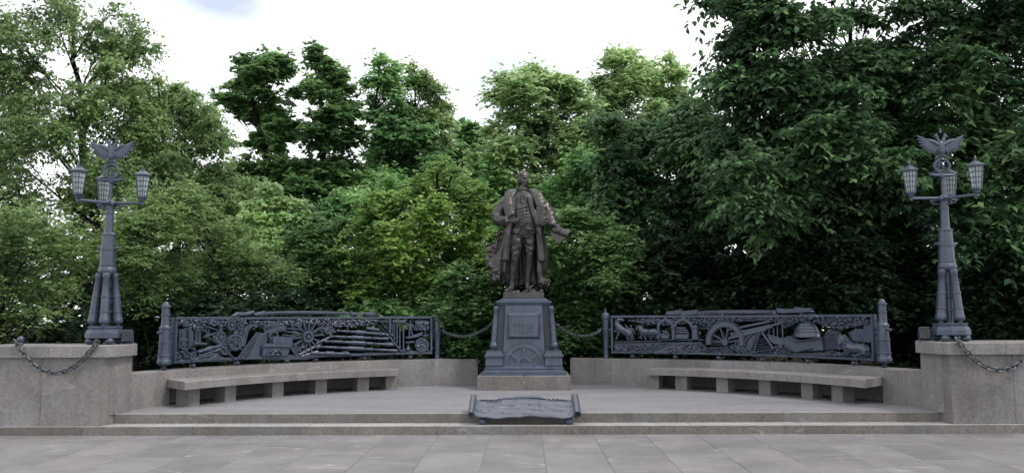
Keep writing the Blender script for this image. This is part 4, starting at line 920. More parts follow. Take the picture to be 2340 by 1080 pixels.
def relief(b, e, rnd):
    k = e[0]
    if k == 'bar':
        p, q, wd, w0, w1 = e[2], e[3], e[4], e[5], e[6]; d = Vector((q[0]-p[0], q[1]-p[1])); d.normalize(); nx, ny = -d.y*wd/2, d.x*wd/2
        b.prism(subdiv([(p[0]+nx,p[1]+ny),(q[0]+nx,q[1]+ny),(q[0]-nx,q[1]-ny),(p[0]-nx,p[1]-ny)]), w0, w1+rnd.uniform(0,.01), bend, .009)
    elif k == 'rod': b.tube(rodpts(e[2], e[3], .03+rnd.uniform(0,.015)), e[4], 8)
    elif k == 'poly': b.prism(subdiv(e[2]), e[3] if len(e) > 3 else 0, (e[4] if len(e) > 4 else .03)+rnd.uniform(0,.004), bend, .011)
    elif k == 'ball': b.ell(bend(e[2][0], e[2][1], .035), e[3])
    elif k == 'disc': flatdisc(b, e[2], e[3], 0, .04); ringp(b, e[2], e[3]*.85, e[3]*.85, e[3], e[3], .03, .055)
    elif k == 'opening': b.prism([(e[2][0]+sx*e[3]*.8, e[2][1]+sy*e[4]*.5) for sx, sy in ((-1,-1),(1,-1),(1,.5),(.5,1),(-.5,1),(-1,.5))], .05, .0625, bend)
    elif k == 'ring': ringp(b, e[2], e[3]-e[7]/2, e[4]-e[7]/2, e[3]+e[7]/2, e[4]+e[7]/2, .0, .08 if e[1] == 'furnace_arch' else .055, e[5], e[6], 24)
    elif k == 'gear':
        c, r_, h_ = e[2], e[3], e[4]; w_ = rnd.uniform(.0,.025)
        ringp(b, c, r_*.80, r_*.80, r_, r_, w_, w_+.045, n_=24); ringp(b, c, 0.002, .002, r_*.30, r_*.30, w_, w_+.05, n_=12)
        a0 = rnd.uniform(0,1)
        for i in range(h_):
            a = a0+2*PI*i/h_; ln = 2*PI/h_*.36
            b.prism([(c[0]+r_*f_*math.cos(a+q), c[1]+r_*f_*math.sin(a+q)) for f_, q in ((.28,-ln*.9),(.55,-ln*.42),(.82,-ln),(.82,ln),(.55,ln*.42),(.28,ln*.9))], w_+.004, w_+.04, bend)
        for i in range(24):
            a = 2*PI*i/24; c_, s_ = math.cos(a), math.sin(a); q = r_*.05
            if r_ > .05: b.prism([(c[0]+r_*.98*c_+q*s_, c[1]+r_*.98*s_-q*c_),(c[0]+r_*1.07*c_+q*s_, c[1]+r_*1.07*s_-q*c_),(c[0]+r_*1.07*c_-q*s_, c[1]+r_*1.07*s_+q*c_),(c[0]+r_*.98*c_-q*s_, c[1]+r_*.98*s_+q*c_)], w_+.005, w_+.04, bend)
    elif k == 'ladder':
        p, q, p2, q2, n_ = e[2:7]
        b.tube(rodpts(p, q, .05), .011, 6); b.tube(rodpts(p2, q2, .05), .011, 6)
        for i in range(n_):
            f_ = (i+.5)/n_; a = (p[0]+(q[0]-p[0])*f_, p[1]+(q[1]-p[1])*f_); c = (p2[0]+(q2[0]-p2[0])*f_, p2[1]+(q2[1]-p2[1])*f_)
            b.tube([bend(*a,.045), bend(*c,.045)], .014, 6)
    elif k == 'barrel':
        p, q, r_ = e[2:5]; pr = [(0,.5),(.02,.9),(.05,.9),(.06,.65),(.22,.72),(.23,.95),(.25,.95),(.26,.75),(.38,.85),(.40,1.25),(.44,1.3),(.47,1.2),(.56,1.3),(.59,1.15),(.60,.8),(.66,.75),(.67,1.),(.69,1.),(.70,.72),(.9,.7),(.92,.95),(.97,.95),(1,.6)]
        b.tube([bend(p[0]+(q[0]-p[0])*f_, p[1]+(q[1]-p[1])*f_, .045) for f_, _ in pr], [r_*g_ for _, g_ in pr], 10)
    elif k == 'lumps':
        poly, n_, sz = e[2:5]; us = [p[0] for p in poly]; vs_ = [p[1] for p in poly]; c = 0
        b.prism(subdiv(poly), 0, .012, bend)
        for _ in range(n_*12):
            p = (rnd.uniform(min(us),max(us)), rnd.uniform(min(vs_),max(vs_)))
            if inside(p, poly):
                a = R(rnd.uniform(-40,40)); pt = bend(p[0], p[1], (.058 if e[1] == 'coal_relief' else .02)+rnd.uniform(0,.03)); th_ = p[0]/RF
                b.ell(pt, (sz*rnd.uniform(.8,1.6), sz*.8, sz*rnd.uniform(.5,.85)), Matrix.Rotation(-th_,3,'Z')@Matrix.Rotation(a,3,'Y'), 7, 4); c += 1
                if c >= n_*.75: break
    elif k == 'paddle':
        c, r_, n_ = e[2:5]; ringp(b, c, r_*.2, r_*.2, r_*.34, r_*.34, 0, .07, n_=18); ringp(b, c, .002, .002, r_*.12, r_*.12, 0, .075, n_=10)
        for i in range(n_):
            a = 2*PI*i/n_+.1; ca, sa = math.cos(a), math.sin(a); q = r_*.055
            b.prism([(c[0]+r_*.25*ca+q*sa*.7, c[1]+r_*.25*sa-q*ca*.7),(c[0]+r_*ca+q*sa, c[1]+min(r_*sa,.33)-q*ca),(c[0]+r_*ca-q*sa, c[1]+r_*sa+q*ca),(c[0]+r_*.25*ca-q*sa*.7, c[1]+r_*.25*sa+q*ca*.7)], .01, .055, bend, .005)
    elif k == 'bigwheel':
        c, r_, n_ = e[2:5]; ringp(b, c, r_*.80, r_*.80, r_, r_, 0, .06, -8, 188, 40); ringp(b, c, r_*.76, r_*.76, r_*.8, r_*.8, 0, .04, -8, 188, 40); ringp(b, c, .002, .002, r_*.16, r_*.16, 0, .07, n_=14)
        for i in range(34):
            a = R(-8+196*(i+.5)/34); ca, sa = math.cos(a), math.sin(a); q = r_*.028
            b.prism([(c[0]+f_*ca*r_+g_*sa, c[1]+f_*sa*r_-g_*ca) for f_, g_ in ((.99,q),(1.1,q*.8),(1.1,-q*.8),(.99,-q))], .005, .05, bend)
        for a in (8, 45, 80, 112, 150, 176):
            ca, sa = math.cos(R(a)), math.sin(R(a)); q = r_*.045
            b.prism([(c[0]+r_*.14*ca+q*sa, c[1]+r_*.14*sa-q*ca),(c[0]+r_*.82*ca+q*.6*sa, c[1]+r_*.82*sa-q*.6*ca),(c[0]+r_*.82*ca-q*.6*sa, c[1]+r_*.82*sa+q*.6*ca),(c[0]+r_*.14*ca-q*sa, c[1]+r_*.14*sa+q*ca)], .005, .05, bend, .004)
    elif k == 'kiln':
        c, r_ = e[2:4]; pr = [(-.56,1.02),(-.50,1.03),(-.46,.99),(-.2,.93),(.0,.84),(.2,.70),(.38,.52),(.5,.36),(.56,.28),(.60,.26),(.62,.30),(.72,.30)]
        n_ = 14; vs_ = []; fs_ = []
        for h_, q in pr:
            for i in range(n_+1):
                a = PI*i/n_; vs_.append(bend(c[0]-r_*q*math.cos(a), c[1]+h_*r_, .09*q*math.sin(a)))
        for j in range(len(pr)-1):
            for i in range(n_): fs_.append((j*(n_+1)+i, j*(n_+1)+i+1, (j+1)*(n_+1)+i+1, (j+1)*(n_+1)+i))
        b.add(vs_, fs_)
        for h_, q in ((-.2,.94),(.0,.85),(.2,.71),(.38,.53)): b.tube([bend(c[0]-r_*q*math.cos(a), c[1]+h_*r_, .09*q*math.sin(a)) for a in np.linspace(0,PI,14)], .006, 5)
    elif k == 'figure':
        c, h_ = e[2:4]; f_ = lambda x, y, w_=.04: bend(c[0]+x*h_, c[1]+y*h_, w_)
        b.ell(f_(0,.43), h_*.075); b.tube([f_(0,.36),f_(0,.32)], h_*.04, 6)
        b.tube([f_(0,.31),f_(0,.18),f_(.0,.02),f_(.01,-.06)], [h_*.10,h_*.13,h_*.10,h_*.12], 8)
        b.tube([f_(.05,-.05),f_(.10,-.25),f_(.16,-.46)], [h_*.075,h_*.06,h_*.04], 7); b.tube([f_(-.04,-.05),f_(-.05,-.25),f_(-.06,-.46)], [h_*.075,h_*.06,h_*.04], 7)
        b.tube([f_(-.10,.28),f_(-.26,.34,.05),f_(-.38,.55,.05)], [h_*.05,h_*.042,h_*.03], 7); b.tube([f_(.10,.28),f_(.2,.12,.05),f_(.26,-.08,.05)], [h_*.05,h_*.042,h_*.03], 7)
    elif k in ('horse_rear','horse_walk','lion'):
        c, s_ = e[2:4]; f_ = lambda x, y, w_=.04: bend(c[0]+x*s_, c[1]-y*s_, w_)
        T = lambda pts, rr, w_=.04: b.tube([f_(x,y,w_) for x,y in pts], [q*s_ for q in rr], 8)
        if k == 'horse_rear':
            T([(-55,-45),(-30,-10),(0,10),(45,30),(75,55)], [26,36,34,38,30]); T([(-50,-30),(-55,-60),(-40,-88)], [28,24,16]); T([(-48,-88),(-15,-92),(15,-84)], [18,15,9], .05); T([(-60,-95),(-70,-60),(-62,-30)], [8,14,10])
            T([(-38,15),(-45,50),(-60,75),(-68,100)], [16,13,9,8]); T([(-50,-5),(-75,20),(-88,15)], [14,10,7]); T([(60,45),(40,75),(55,105)], [22,13,8]); T([(75,55),(85,85),(75,108)], [20,12,8]); T([(-42,-100),(-40,-112)], [7,3])
        elif k == 'horse_walk':
            T([(-65,-8),(-30,0),(20,4),(70,0),(98,12)], [28,34,33,36,26]); T([(-62,-12),(-85,-42),(-95,-52)], [28,22,17]); T([(-88,-55),(-112,-32),(-108,-8)], [18,14,8], .05); T([(-70,-62),(-55,-35)], [12,10])
            T([(-58,15),(-72,45),(-88,42),(-60,68)], [15,11,8,7]); T([(-40,18),(-28,48),(-22,76)], [14,10,8]); T([(60,20),(35,50),(25,76)], [18,11,8]); T([(92,18),(85,45),(98,70)], [18,11,8]); T([(112,0),(122,30),(118,50)], [9,10,4]); T([(-82,-66),(-84,-76)], [6,2])
            T([(-60,-20),(-50,20)], [8,8], .07); T([(10,-28),(12,32)], [6,6], .075)
        else:
            T([(-70,0),(-20,20),(50,15),(110,25),(125,45)], [52,48,46,46,34]); b.ell(f_(-120,-40,.05), (58*s_,30*s_,66*s_)); b.ell(f_(-134,-38,.085), (28*s_,22*s_,34*s_)); b.ell(f_(-138,-22,.105), (15*s_,12*s_,13*s_))
            for i in range(26):
                a = 2*PI*i/26; b.ell(f_(-122+54*math.cos(a)*rnd.uniform(.75,1.1), -40+62*math.sin(a)*rnd.uniform(.75,1.1), .065), (13*s_,10*s_,17*s_), None, 7, 5)
            T([(-80,30),(-110,65),(-150,85)], [22,16,14], .06); T([(-60,40),(-90,75),(-125,88)], [20,15,14], .05); T([(95,30),(110,60),(60,72),(10,92)], [34,24,17,14], .06); T([(130,20),(158,25),(152,70),(110,92),(40,98)], [9,9,8,8,7], .05); b.ell(f_(-150,-62,.1), 5*s_); b.ell(f_(-124,-60,.1), 5*s_)
def make_panel(name, data, u0, u1, label, posts, balls, zb=.877, zt=1.615):
    t = thing(name, label, 'relief fence', bend((u0+u1)/2, .8, 0), 'openwork relief fences on the curved wall', world=True)
    rnd = random.Random(7); fw = .046
    b = MB(); arcp = lambda v0, v1, a0, a1, w0, w1: b.prism([(a0+(a1-a0)*i/24, v0) for i in range(25)]+[(a1+(a0-a1)*i/24, v1) for i in range(25)], w0, w1, bend, .006)
    def bar4():
        arcp(zb, zb+fw, u0, u1, -.03, .04); arcp(zt-fw, zt, u0, u1, -.03, .04)
        for u in (u0, u1-fw): b.prism([(u,zb+fw),(u+fw,zb+fw),(u+fw,zt-fw),(u,zt-fw)], -.03, .04, bend, .006)
    bar4()
    # the top and bottom strips are long curved prisms; their big end caps are split into quads below
    nb = []
    for f_ in b.f:
        if len(f_) == 50:
            for i in range(24): nb.append((f_[i], f_[i+1], f_[48-i], f_[49-i]))
        else: nb.append(f_)
    b.f = nb; b.build('frame', 'iron', t, 30)
    i = 0
    while i < len(data):
        b = MB(); e = data[i]; relief(b, e, rnd); i += 1
        while i < len(data) and data[i][1] == e[1] and e[1] in MERGE: relief(b, data[i], rnd); i += 1
        part_ = b.build(e[1], 'iron', t, 40)
        if e[1] == 'banner':               # raised writing, too small to read
            lb = MB(); us = [p[0] for p in e[2]]; u = min(us)+.06
            top_ = lambda x: np.interp(x, *zip(*sorted(e[2][:5])))
            while u < max(us)-.08:
                wl = rnd.uniform(.012,.02); v1 = float(top_(u))-.022; v0 = v1-.04
                if rnd.random() > .13:
                    for q in ([0, wl-.005] if rnd.random() > .4 else [0]): lb.prism([(u+q,v0),(u+q+.005,v0),(u+q+.005,v1),(u+q,v1)], .03, .047, bend)
                    m_ = rnd.choice((v0,(v0+v1)/2,v1-.005)); lb.prism([(u,m_),(u+wl,m_),(u+wl,m_+.006),(u,m_+.006)], .03, .046, bend)
                u += wl+.009
            lb.build('lettering', 'iron', part_, 0)['kind'] = 'stuff'
    for u in balls:
        b = MB(); o_ = bend(u, 0, .0)
        b.lathe([(.016,ZT+.001),(.016,.790),(.036,.796),(.050,.815),(.053,.832),(.046,.850),(.028,.866),(.016,.872),(.016,zb+.002)], (o_.x,o_.y,0), n=14); b.build('ball_foot', 'iron', t, 40)
    return t
def gate_post(u, kind, label):
    p = bend(u, ZT, .0); t = thing('fence_post', label, 'fence post', p, 'cannon shaped fence posts')
    if kind == 'wide':     # breech down: thick at the foot
        prof = [(.02,.0),(.042,.012),(.045,.03),(.028,.05),(.03,.065),(.085,.085),(.112,.105),(.115,.14),(.105,.165),(.102,.17),(.102,.22),(.11,.225),(.11,.245),(.097,.25),(.094,.42),(.102,.425),(.102,.45),(.09,.455),(.086,.64),(.095,.645),(.095,.675),(.072,.70),(.068,.72),(.064,.86),(.072,.865),(.072,.885),(.062,.89),(.06,.985),(.078,.99),(.078,1.01),(.055,1.025),(.05,1.05),(.035,1.065),(.032,1.078),(.0,1.085)]
    else:
        prof = [(.055,.0),(.058,.02),(.05,.03),(.048,.10),(.056,.105),(.056,.125),(.05,.13),(.056,.38),(.064,.385),(.064,.405),(.058,.41),(.062,.42),(.066,.56),(.076,.565),(.076,.59),(.07,.595),(.074,.76),(.086,.77),(.09,.80),(.088,.845),(.075,.875),(.05,.895),(.025,.91),(.018,.925),(.03,.945),(.03,.96),(.015,.975),(.0,.98)]
    MB().lathe(prof, n=20).build('post', 'iron', t, 40)
    b = MB(); d = Vector((math.cos(u/RF), -math.sin(u/RF), 0)); z = .60 if kind == 'wide' else .56
    b.tube([-d*.15+Vector((0,0,z)), d*.15+Vector((0,0,z))], .022, 10); b.build('trunnion', 'iron', t, 40)
    side = 1 if u < 0 else -1
    if kind != 'wide': side = -side
    for z in (.22, .52, .74):
        b = MB(); b.tube([d*side*.05+Vector((0,0,z)), d*side*.165+Vector((0,0,z))], .012, 6); b.build('bracket', 'iron', t, 40)
    return t
UL0, UL1, UR0, UR1 = -64.2*PI/180*RF, -16.88*PI/180*RF, 16.02*PI/180*RF, 63.6*PI/180*RF
bl = [math.radians(a)*RF for a in (-60.3,-52.3,-43.3,-38.0,-29.2,-20.8)]; br = [math.radians(a)*RF for a in (19.8,27.6,35.4,43.2,51.3,59.5)]
make_panel('relief_fence', PANEL_LEFT, UL0, UL1, 'openwork iron relief fence on the left with gears, staircase and cannons', None, bl)
make_panel('relief_fence', PANEL_RIGHT, UR0, UR1, 'openwork iron relief fence on the right with horses, kiln and lion', None, br)
gate_post(math.radians(-65.5)*RF, 'wide', 'thick cannon shaped post at the outer end of the cannon relief')
gate_post(math.radians(-15.9)*RF, 'thin', 'slim cannon shaped post between the cannon relief and the pedestal')
gate_post(math.radians(15.0)*RF, 'thin', 'slim cannon shaped post between the pedestal and the horse relief')
gate_post(math.radians(64.9)*RF, 'wide', 'thick cannon shaped post at the outer end of the lion relief')
# chains
pa = bend(math.radians(-15.9)*RF, 1.36, .0); pb = bend(math.radians(15.0)*RF, 1.36, .0)
chain((-.60, PC-.52, 1.47), (pa.x+.09, pa.y, 1.33), .17, 'thin chain hung from the pedestal to the slim post on its left', .07, .009, .022)
chain((.60, PC-.52, 1.47), (pb.x-.09, pb.y, 1.33), .17, 'thin chain hung from the pedestal to the slim post on its right', .07, .009, .022)
for sg, lab in ((-1, 'heavy chain hung across the face of the left lamp pillar'), (1, 'heavy chain hung across the face of the right lamp pillar')):
    chain((sg*5.90, 11.815, 1.285), (sg*7.05, 11.80, 1.30), .44, lab, .10, .013, .030)
    b = MB(); b.lathe([(.03,0),(.035,.02),(.025,.04),(.045,.07),(.045,.10),(.02,.13)], (sg*7.05, 11.95, 1.226), n=12); b.tube([(sg*7.05,11.95,1.30),(sg*7.05,11.80,1.30)], .014, 8)
    tag(b.build('chain_bollard','iron',None,40), 'small iron stub holding the far end of the chain on the %s pillar' % ('left' if sg < 0 else 'right'), 'bollard', 'chain stubs on the pillar caps')

# ------------------------------------------------------------------ bronze statue
st_ = thing('statue', 'dark bronze statue of a man in a fur collared coat on the iron pedestal', 'statue', (0, PC, 1.945))
b = MB(); b.stack([(0,.385,.385),(.012,.39,.39),(.10,.388,.388),(.112,.378,.378),(.116,.37,.37)], 0, 0); b.build('plinth', 'bronze', st_, 20)
K = 1.04; ZB = .116
def remeshed(b, name, parent, voxel=.012, smooth=2, push=None, disp=None):
    me = bpy.data.meshes.new(name); me.from_pydata([(v[0]*K, v[1]*K, v[2]*K+ZB) for v in b.v], [], b.f)
    bm = bmesh.new(); bm.from_mesh(me); bmesh.ops.recalc_face_normals(bm, faces=bm.faces); bm.to_mesh(me); bm.free()
    o = bpy.data.objects.new(name, me); C.objects.link(o)
    mo = o.modifiers.new('r', 'REMESH'); mo.mode = 'VOXEL'; mo.voxel_size = voxel
    if smooth: sm = o.modifiers.new('s', 'SMOOTH'); sm.iterations = smooth; sm.factor = .5
    dg = bpy.context.evaluated_depsgraph_get(); m2 = bpy.data.meshes.new_from_object(o.evaluated_get(dg))
    bpy.data.objects.remove(o); bpy.data.meshes.remove(me)
    if push:
        co = np.empty(len(m2.vertices)*3); m2.vertices.foreach_get('co', co); co = co.reshape(-1,3)
        for c_, r_, dv in push:
            c_ = np.array([c_[0]*K, c_[1]*K, c_[2]*K+ZB]); dd = np.linalg.norm((co-c_), axis=1)/(r_*K); wgt = np.clip(1-dd**2, 0, 1)**2; co += wgt[:,None]*np.array(dv)*K
        m2.vertices.foreach_set('co', co.ravel())
    if disp:
        n_ = len(m2.vertices); co = np.empty(n_*3); m2.vertices.foreach_get('co', co); co = co.reshape(-1,3); nr = np.empty(n_*3); m2.vertex_normals.foreach_get('vector', nr); nr = nr.reshape(-1,3)
        co += nr*disp((co-[0,0,ZB])/K)[:,None]; m2.vertices.foreach_set('co', co.ravel())
    m2.polygons.foreach_set('use_smooth', [True]*len(m2.polygons)); m2.name = name
    m2.materials.clear(); m2.materials.append(M['bronze']); m2.update()
    return link(name, m2, parent)
rs = random.Random(21)
b = MB()
# legs in breeches, stockings, shoes
b.tube([(-.11,0,1.12),(-.13,-.02,1.02),(-.15,-.05,.88),(-.157,-.075,.73),(-.165,-.065,.63),(-.185,-.02,.5),(-.205,.0,.35),(-.22,.0,.2),(-.225,0,.07)], [.135,.135,.122,.092,.08,.083,.066,.05,.052], 14)
b.tube([(.11,.0,1.12),(.12,.0,1.02),(.125,.0,.88),(.115,.0,.74),(.11,.02,.64),(.105,.05,.5),(.09,.06,.35),(.078,.07,.2),(.075,.07,.07)], [.13,.13,.118,.09,.078,.08,.064,.049,.05], 14)
b.tube([(-.22,.06,.045),(-.235,0,.055),(-.27,-.08,.045),(-.31,-.15,.035),(-.335,-.19,.028)], [.04,.052,.052,.05,.03], 10, flat=(1,.8), up=(0,0,1))
b.tube([(.06,.12,.045),(.085,.06,.055),(.14,-.01,.045),(.19,-.07,.035),(.22,-.105,.028)], [.04,.052,.052,.05,.03], 10, flat=(1,.8), up=(0,0,1))
for x, y in ((-.255,-.06),(.115,.03)): b.box(x-.03,y-.045,.075,x+.03,y-.02,.115)            # shoe buckles
b.tube([(-.245,-.06,.615),(-.165,-.145,.605),(-.09,-.06,.615),(-.165,.01,.615)], .014, 6, True); b.tube([(.035,.02,.625),(.11,-.058,.62),(.185,.02,.625),(.11,.095,.625)], .014, 6, True)   # knee bands
# folds of the breeches
for p, q, r_ in (((-.24,-.10,.98),(-.08,-.14,.80),.018),((-.25,-.09,.88),(-.10,-.15,.74),.016),((-.06,-.10,1.02),(-.2,-.16,.9),.016),((.03,-.10,.98),(.2,-.11,.86),.017),((.03,-.09,.86),(.19,-.10,.77),.016),((-.06,-.10,.93),(-.03,-.06,.75),.014)):
    b.tube([p, ((p[0]+q[0])/2, min(p[1],q[1])-.012, (p[2]+q[2])/2), q], [.006,r_,.006], 8)
# torso
def loft(b, secs, n_=24):
    vs = []; fs = []
    for cx, cy, z, rx, ry in secs:
        for k in range(n_): a = 2*PI*k/n_; vs.append((cx+rx*math.cos(a), cy+ry*math.sin(a), z))
    for i in range(len(secs)-1):
        for k in range(n_): j = (k+1) % n_; fs.append((i*n_+k, i*n_+j, i*n_+n_+j, i*n_+n_+k))
    fs += [tuple(range(n_-1,-1,-1)), tuple((len(secs)-1)*n_+k for k in range(n_))]; b.add(vs, fs)
loft(b, [(0,0,1.02,.22,.14),(0,-.01,1.10,.255,.165),(.01,-.025,1.20,.255,.175),(.015,-.04,1.32,.25,.185),(.01,-.04,1.45,.255,.185),(.0,-.03,1.58,.28,.18),(0,-.01,1.70,.31,.17),(0,.0,1.80,.30,.145),(0,0,1.87,.2,.11),(0,0,1.90,.10,.09)])
# waistcoat skirts with the open V, pockets
for pts in ([(-.262,-.13,1.18),(-.02,-.215,1.24),(-.10,-.20,1.09),(-.265,-.11,1.095)], [(.02,-.215,1.24),(.29,-.10,1.19),(.30,-.09,1.10),(.15,-.195,1.085)]):
    P_ = [Vector(p) for p in pts]; o_ = Vector((0,.06,0)); b.add(P_+[p+o_ for p in P_], [(0,1,2,3),(7,6,5,4)]+[(i,(i+1)%4,4+(i+1)%4,4+i) for i in range(4)])
b.tube([(.10,-.205,1.185),(.18,-.19,1.165),(.26,-.14,1.18)], .012, 6)
# drapery folds across the waistcoat, buttons
for z0, z1 in ((1.63,1.56),(1.57,1.49),(1.51,1.42),(1.44,1.36),(1.36,1.30),(1.30,1.26)):
    b.tube([(-.18,-.165,z0-.09),(-.07,-.212,z0-.07),(.07,-.222,z1+.045),(.19,-.17,z1+.10)], [.004,.012,.013,.004], 7)
for i in range(9): b.ell((.008+.004*i if i < 5 else .03, -.235+.006*abs(i-4), 1.68-.052*i), .011, None, 8, 5)
b.tube([(.0,-.20,1.70),(.02,-.228,1.5),(.03,-.232,1.3),(.0,-.215,1.22)], .008, 6)
# neck, cravat and jabot
b.tube([(0,.01,1.84),(0,-.005,1.93),(.005,-.02,2.02)], [.095,.08,.075], 14)
b.tube([(.075*math.sin(a),-.085*math.cos(a)-.0,1.935+.01*math.cos(a)) for a in np.linspace(0,2*PI,15)[:-1]], .022, 8, True)
for i in range(26): b.ell((rs.uniform(-.045,.06), -.155-.028*min(1,i/12)-rs.uniform(0,.012), 1.905-.0105*i), (rs.uniform(.02,.034),.015,.012), Euler((0,rs.uniform(-.6,.6),0)), 8, 5)
# head turned to the viewer's right
HT = Matrix.Rotation(R(30), 3, 'Z'); HC = Vector((.012,-.012,2.135)); HS = 1.09
def hp(x, y, z): return HC+HT@Vector((x,y,z))*HS
def he(c, r_, rot=None): b.ell(hp(*c), tuple(q*HS for q in r_), HT@(rot.to_matrix() if rot else Matrix.Identity(3)), 16, 11)
he((0,.018,.03), (.088,.112,.112)); he((0,-.03,-.045), (.070,.078,.098)); he((0,-.062,-.108), (.036,.034,.03)); he((0,-.02,-.09), (.06,.06,.045))
he((0,-.086,.05), (.066,.022,.03)); he((-.033,-.100,.022), (.031,.016,.009), Euler((0,.2,0))); he((.033,-.100,.022), (.031,.016,.009), Euler((0,-.2,0)))
b.tube([hp(0,-.10,.022), hp(0,-.118,-.008), hp(0,-.134,-.036)], [.008,.010,.014], 8); he((0,-.118,-.043), (.022,.017,.010))
he((-.046,-.072,-.03), (.024,.022,.022)); he((.046,-.072,-.03), (.024,.022,.022))
he((0,-.104,-.071), (.026,.013,.006)); he((0,-.102,-.083), (.022,.012,.007)); he((-.031,-.084,.003), (.014,.012,.009)); he((.031,-.084,.003), (.014,.012,.009))
for s_ in (-1,1): he((s_*.087,.008,-.018), (.012,.024,.034))
# hair: swept back cap, side rolls, queue
he((0,.038,.055), (.098,.115,.098)); he((0,.085,-.02), (.085,.06,.085))
for s_ in (-1,1):
    for j, (yy, zz) in enumerate(((.02,.0),(.03,-.045),(.045,-.085))): b.tube([hp(s_*.085,yy-.03,zz), hp(s_*.10,yy,zz-.004), hp(s_*.085,yy+.04,zz)], [.016,.024,.018], 8)
for i in range(9):
    x_ = (i-4)*.021; g_ = math.sqrt(max(.05, 1-(x_/.098)**2)); b.tube([hp(x_*.9,-.088,.035+.045*g_), hp(x_,-.05,.035+.10*g_), hp(x_,.03,.04+.115*g_), hp(x_,.10,.03+.09*g_)], [.006,.011,.011,.008], 6)
b.tube([hp(0,.11,-.03), hp(0,.125,-.12), hp(0,.10,-.24)], [.035,.03,.02], 8)
# hands: right on the waist, left over the roll
def hand(palm, pr, rot, knuckles, tips, thumb, fr_=.0125):
    b.ell(palm, pr, rot, 14, 9)
    for k, (a, c) in enumerate(zip(knuckles, tips)):
        a, c = Vector(a), Vector(c); m_ = a.lerp(c,.5)+Vector((0,-.014,.006)); r_ = fr_*(1,1.05,1,.88)[k]
        b.tube([Vector(palm).lerp(a,.45), a, m_, c], [r_*1.15,r_*1.12,r_,r_*.78], 8)
    b.tube([Vector(thumb[0]), Vector(thumb[1]), Vector(thumb[2])], [fr_*1.4,fr_*1.2,fr_*.85], 8)
hand((-.215,-.235,1.335), (.058,.026,.045), Euler((0,.25,0)), [(-.165,-.252,1.365),(-.160,-.255,1.343),(-.165,-.252,1.32),(-.175,-.247,1.298)], [(-.08,-.250,1.352),(-.068,-.252,1.325),(-.075,-.25,1.298),(-.10,-.245,1.272)], [(-.235,-.245,1.365),(-.20,-.262,1.39),(-.155,-.258,1.40)])
b.tube([(-.30,-.215,1.33),(-.245,-.232,1.335)], [.045,.036], 10)
hand((.612,-.262,1.225), (.056,.034,.040), Euler((.3,.5,0)), [(.668,-.292,1.205),(.652,-.300,1.183),(.634,-.303,1.163),(.616,-.300,1.146)], [(.712,-.315,1.140),(.694,-.318,1.116),(.672,-.314,1.098),(.648,-.304,1.088)], [(.618,-.232,1.250),(.668,-.225,1.248),(.715,-.235,1.228)], .0140)
b.tube([(.53,-.18,1.265),(.590,-.240,1.235)], [.047,.038], 10)
# sleeves continue under the coat so that arms and body stay one figure
b.tube([(-.28,.0,1.78),(-.42,-.02,1.58),(-.44,-.06,1.38),(-.34,-.18,1.33)], [.09,.085,.075,.06], 10); b.tube([(.28,0,1.78),(.43,-.03,1.56),(.49,-.09,1.36),(.55,-.19,1.24)], [.09,.085,.075,.06], 10)
push = []
for s_ in (-1,1): push.append((hp(s_*.032,-.100,.000), .027, tuple(HT@Vector((0,.022,0))))); push.append((hp(s_*.05,-.075,-.075), .035, tuple(HT@Vector((-s_*.010,.004,0)))))
def body_disp(p):
    x, y, z = p.T
    br = np.clip((z-.66)/.06,0,1)*np.clip((1.12-z)/.06,0,1)
    return br*(.006*np.sin(30*(z+.8*np.abs(x))+4*np.sin(9*x))+.004*np.sin(52*z-20*x))
remeshed(b, 'figure', st_, .0115, 2, push, body_disp)
# fur coat
b = MB()
def coat_ring(z):
    f_ = (1.86-z)/1.66
    a = np.interp(z, [.2,.5,.8,1.1,1.4,1.7,1.80,1.86], [.50,.49,.44,.40,.39,.40,.34,.20]); d = np.interp(z, [.2,.8,1.2,1.7,1.86], [.30,.25,.23,.20,.12])
    cx = np.interp(z, [.2,.55,.9,1.3,1.86], [-.075,-.085,-.02,.02,.01]); return a, d, cx, f_
zs = np.linspace(.2, 1.86, 34); nA = 56; vs = []; fs = []
for side in (0, 1):
    for z in zs:
        a, d, cx, f_ = coat_ring(z)
        for i in range(nA+1):
            phi = R(-128)+R(256)*i/nA if True else 0     # 0 = back (+Y), opening in front
            fold = 1+(.06*math.sin(phi*6+.6+z*.8)+.025*math.sin(phi*11-z*1.5))*min(1, f_*1.5)
            r_ = fold*(1 if side == 0 else 1-.062/a)
            x = cx+a*r_*math.sin(phi); y = .06+d*r_*math.cos(phi)*1.0
            zz = z
            if z < .45: zz = z+(.45-z)*.35*max(0, -math.sin(phi))*0.9+.03*math.sin(phi*5)*(.45-z)
            vs.append((x, y, zz))
w_ = nA+1; q = len(zs)*w_; I = lambda s_, j, i: s_*q+j*w_+i
for j in range(len(zs)-1):
    for i in range(nA): fs += [(I(0,j,i),I(0,j+1,i),I(0,j+1,i+1),I(0,j,i+1)), (I(1,j,i),I(1,j,i+1),I(1,j+1,i+1),I(1,j+1,i))]
    for i in (0, nA): fs.append((I(0,j,i),I(1,j,i),I(1,j+1,i),I(0,j+1,i)))
for i in range(nA):
    for j in (0, len(zs)-1): fs.append((I(0,j,i),I(0,j,i+1),I(1,j,i+1),I(1,j,i)))
b.add(vs, fs)
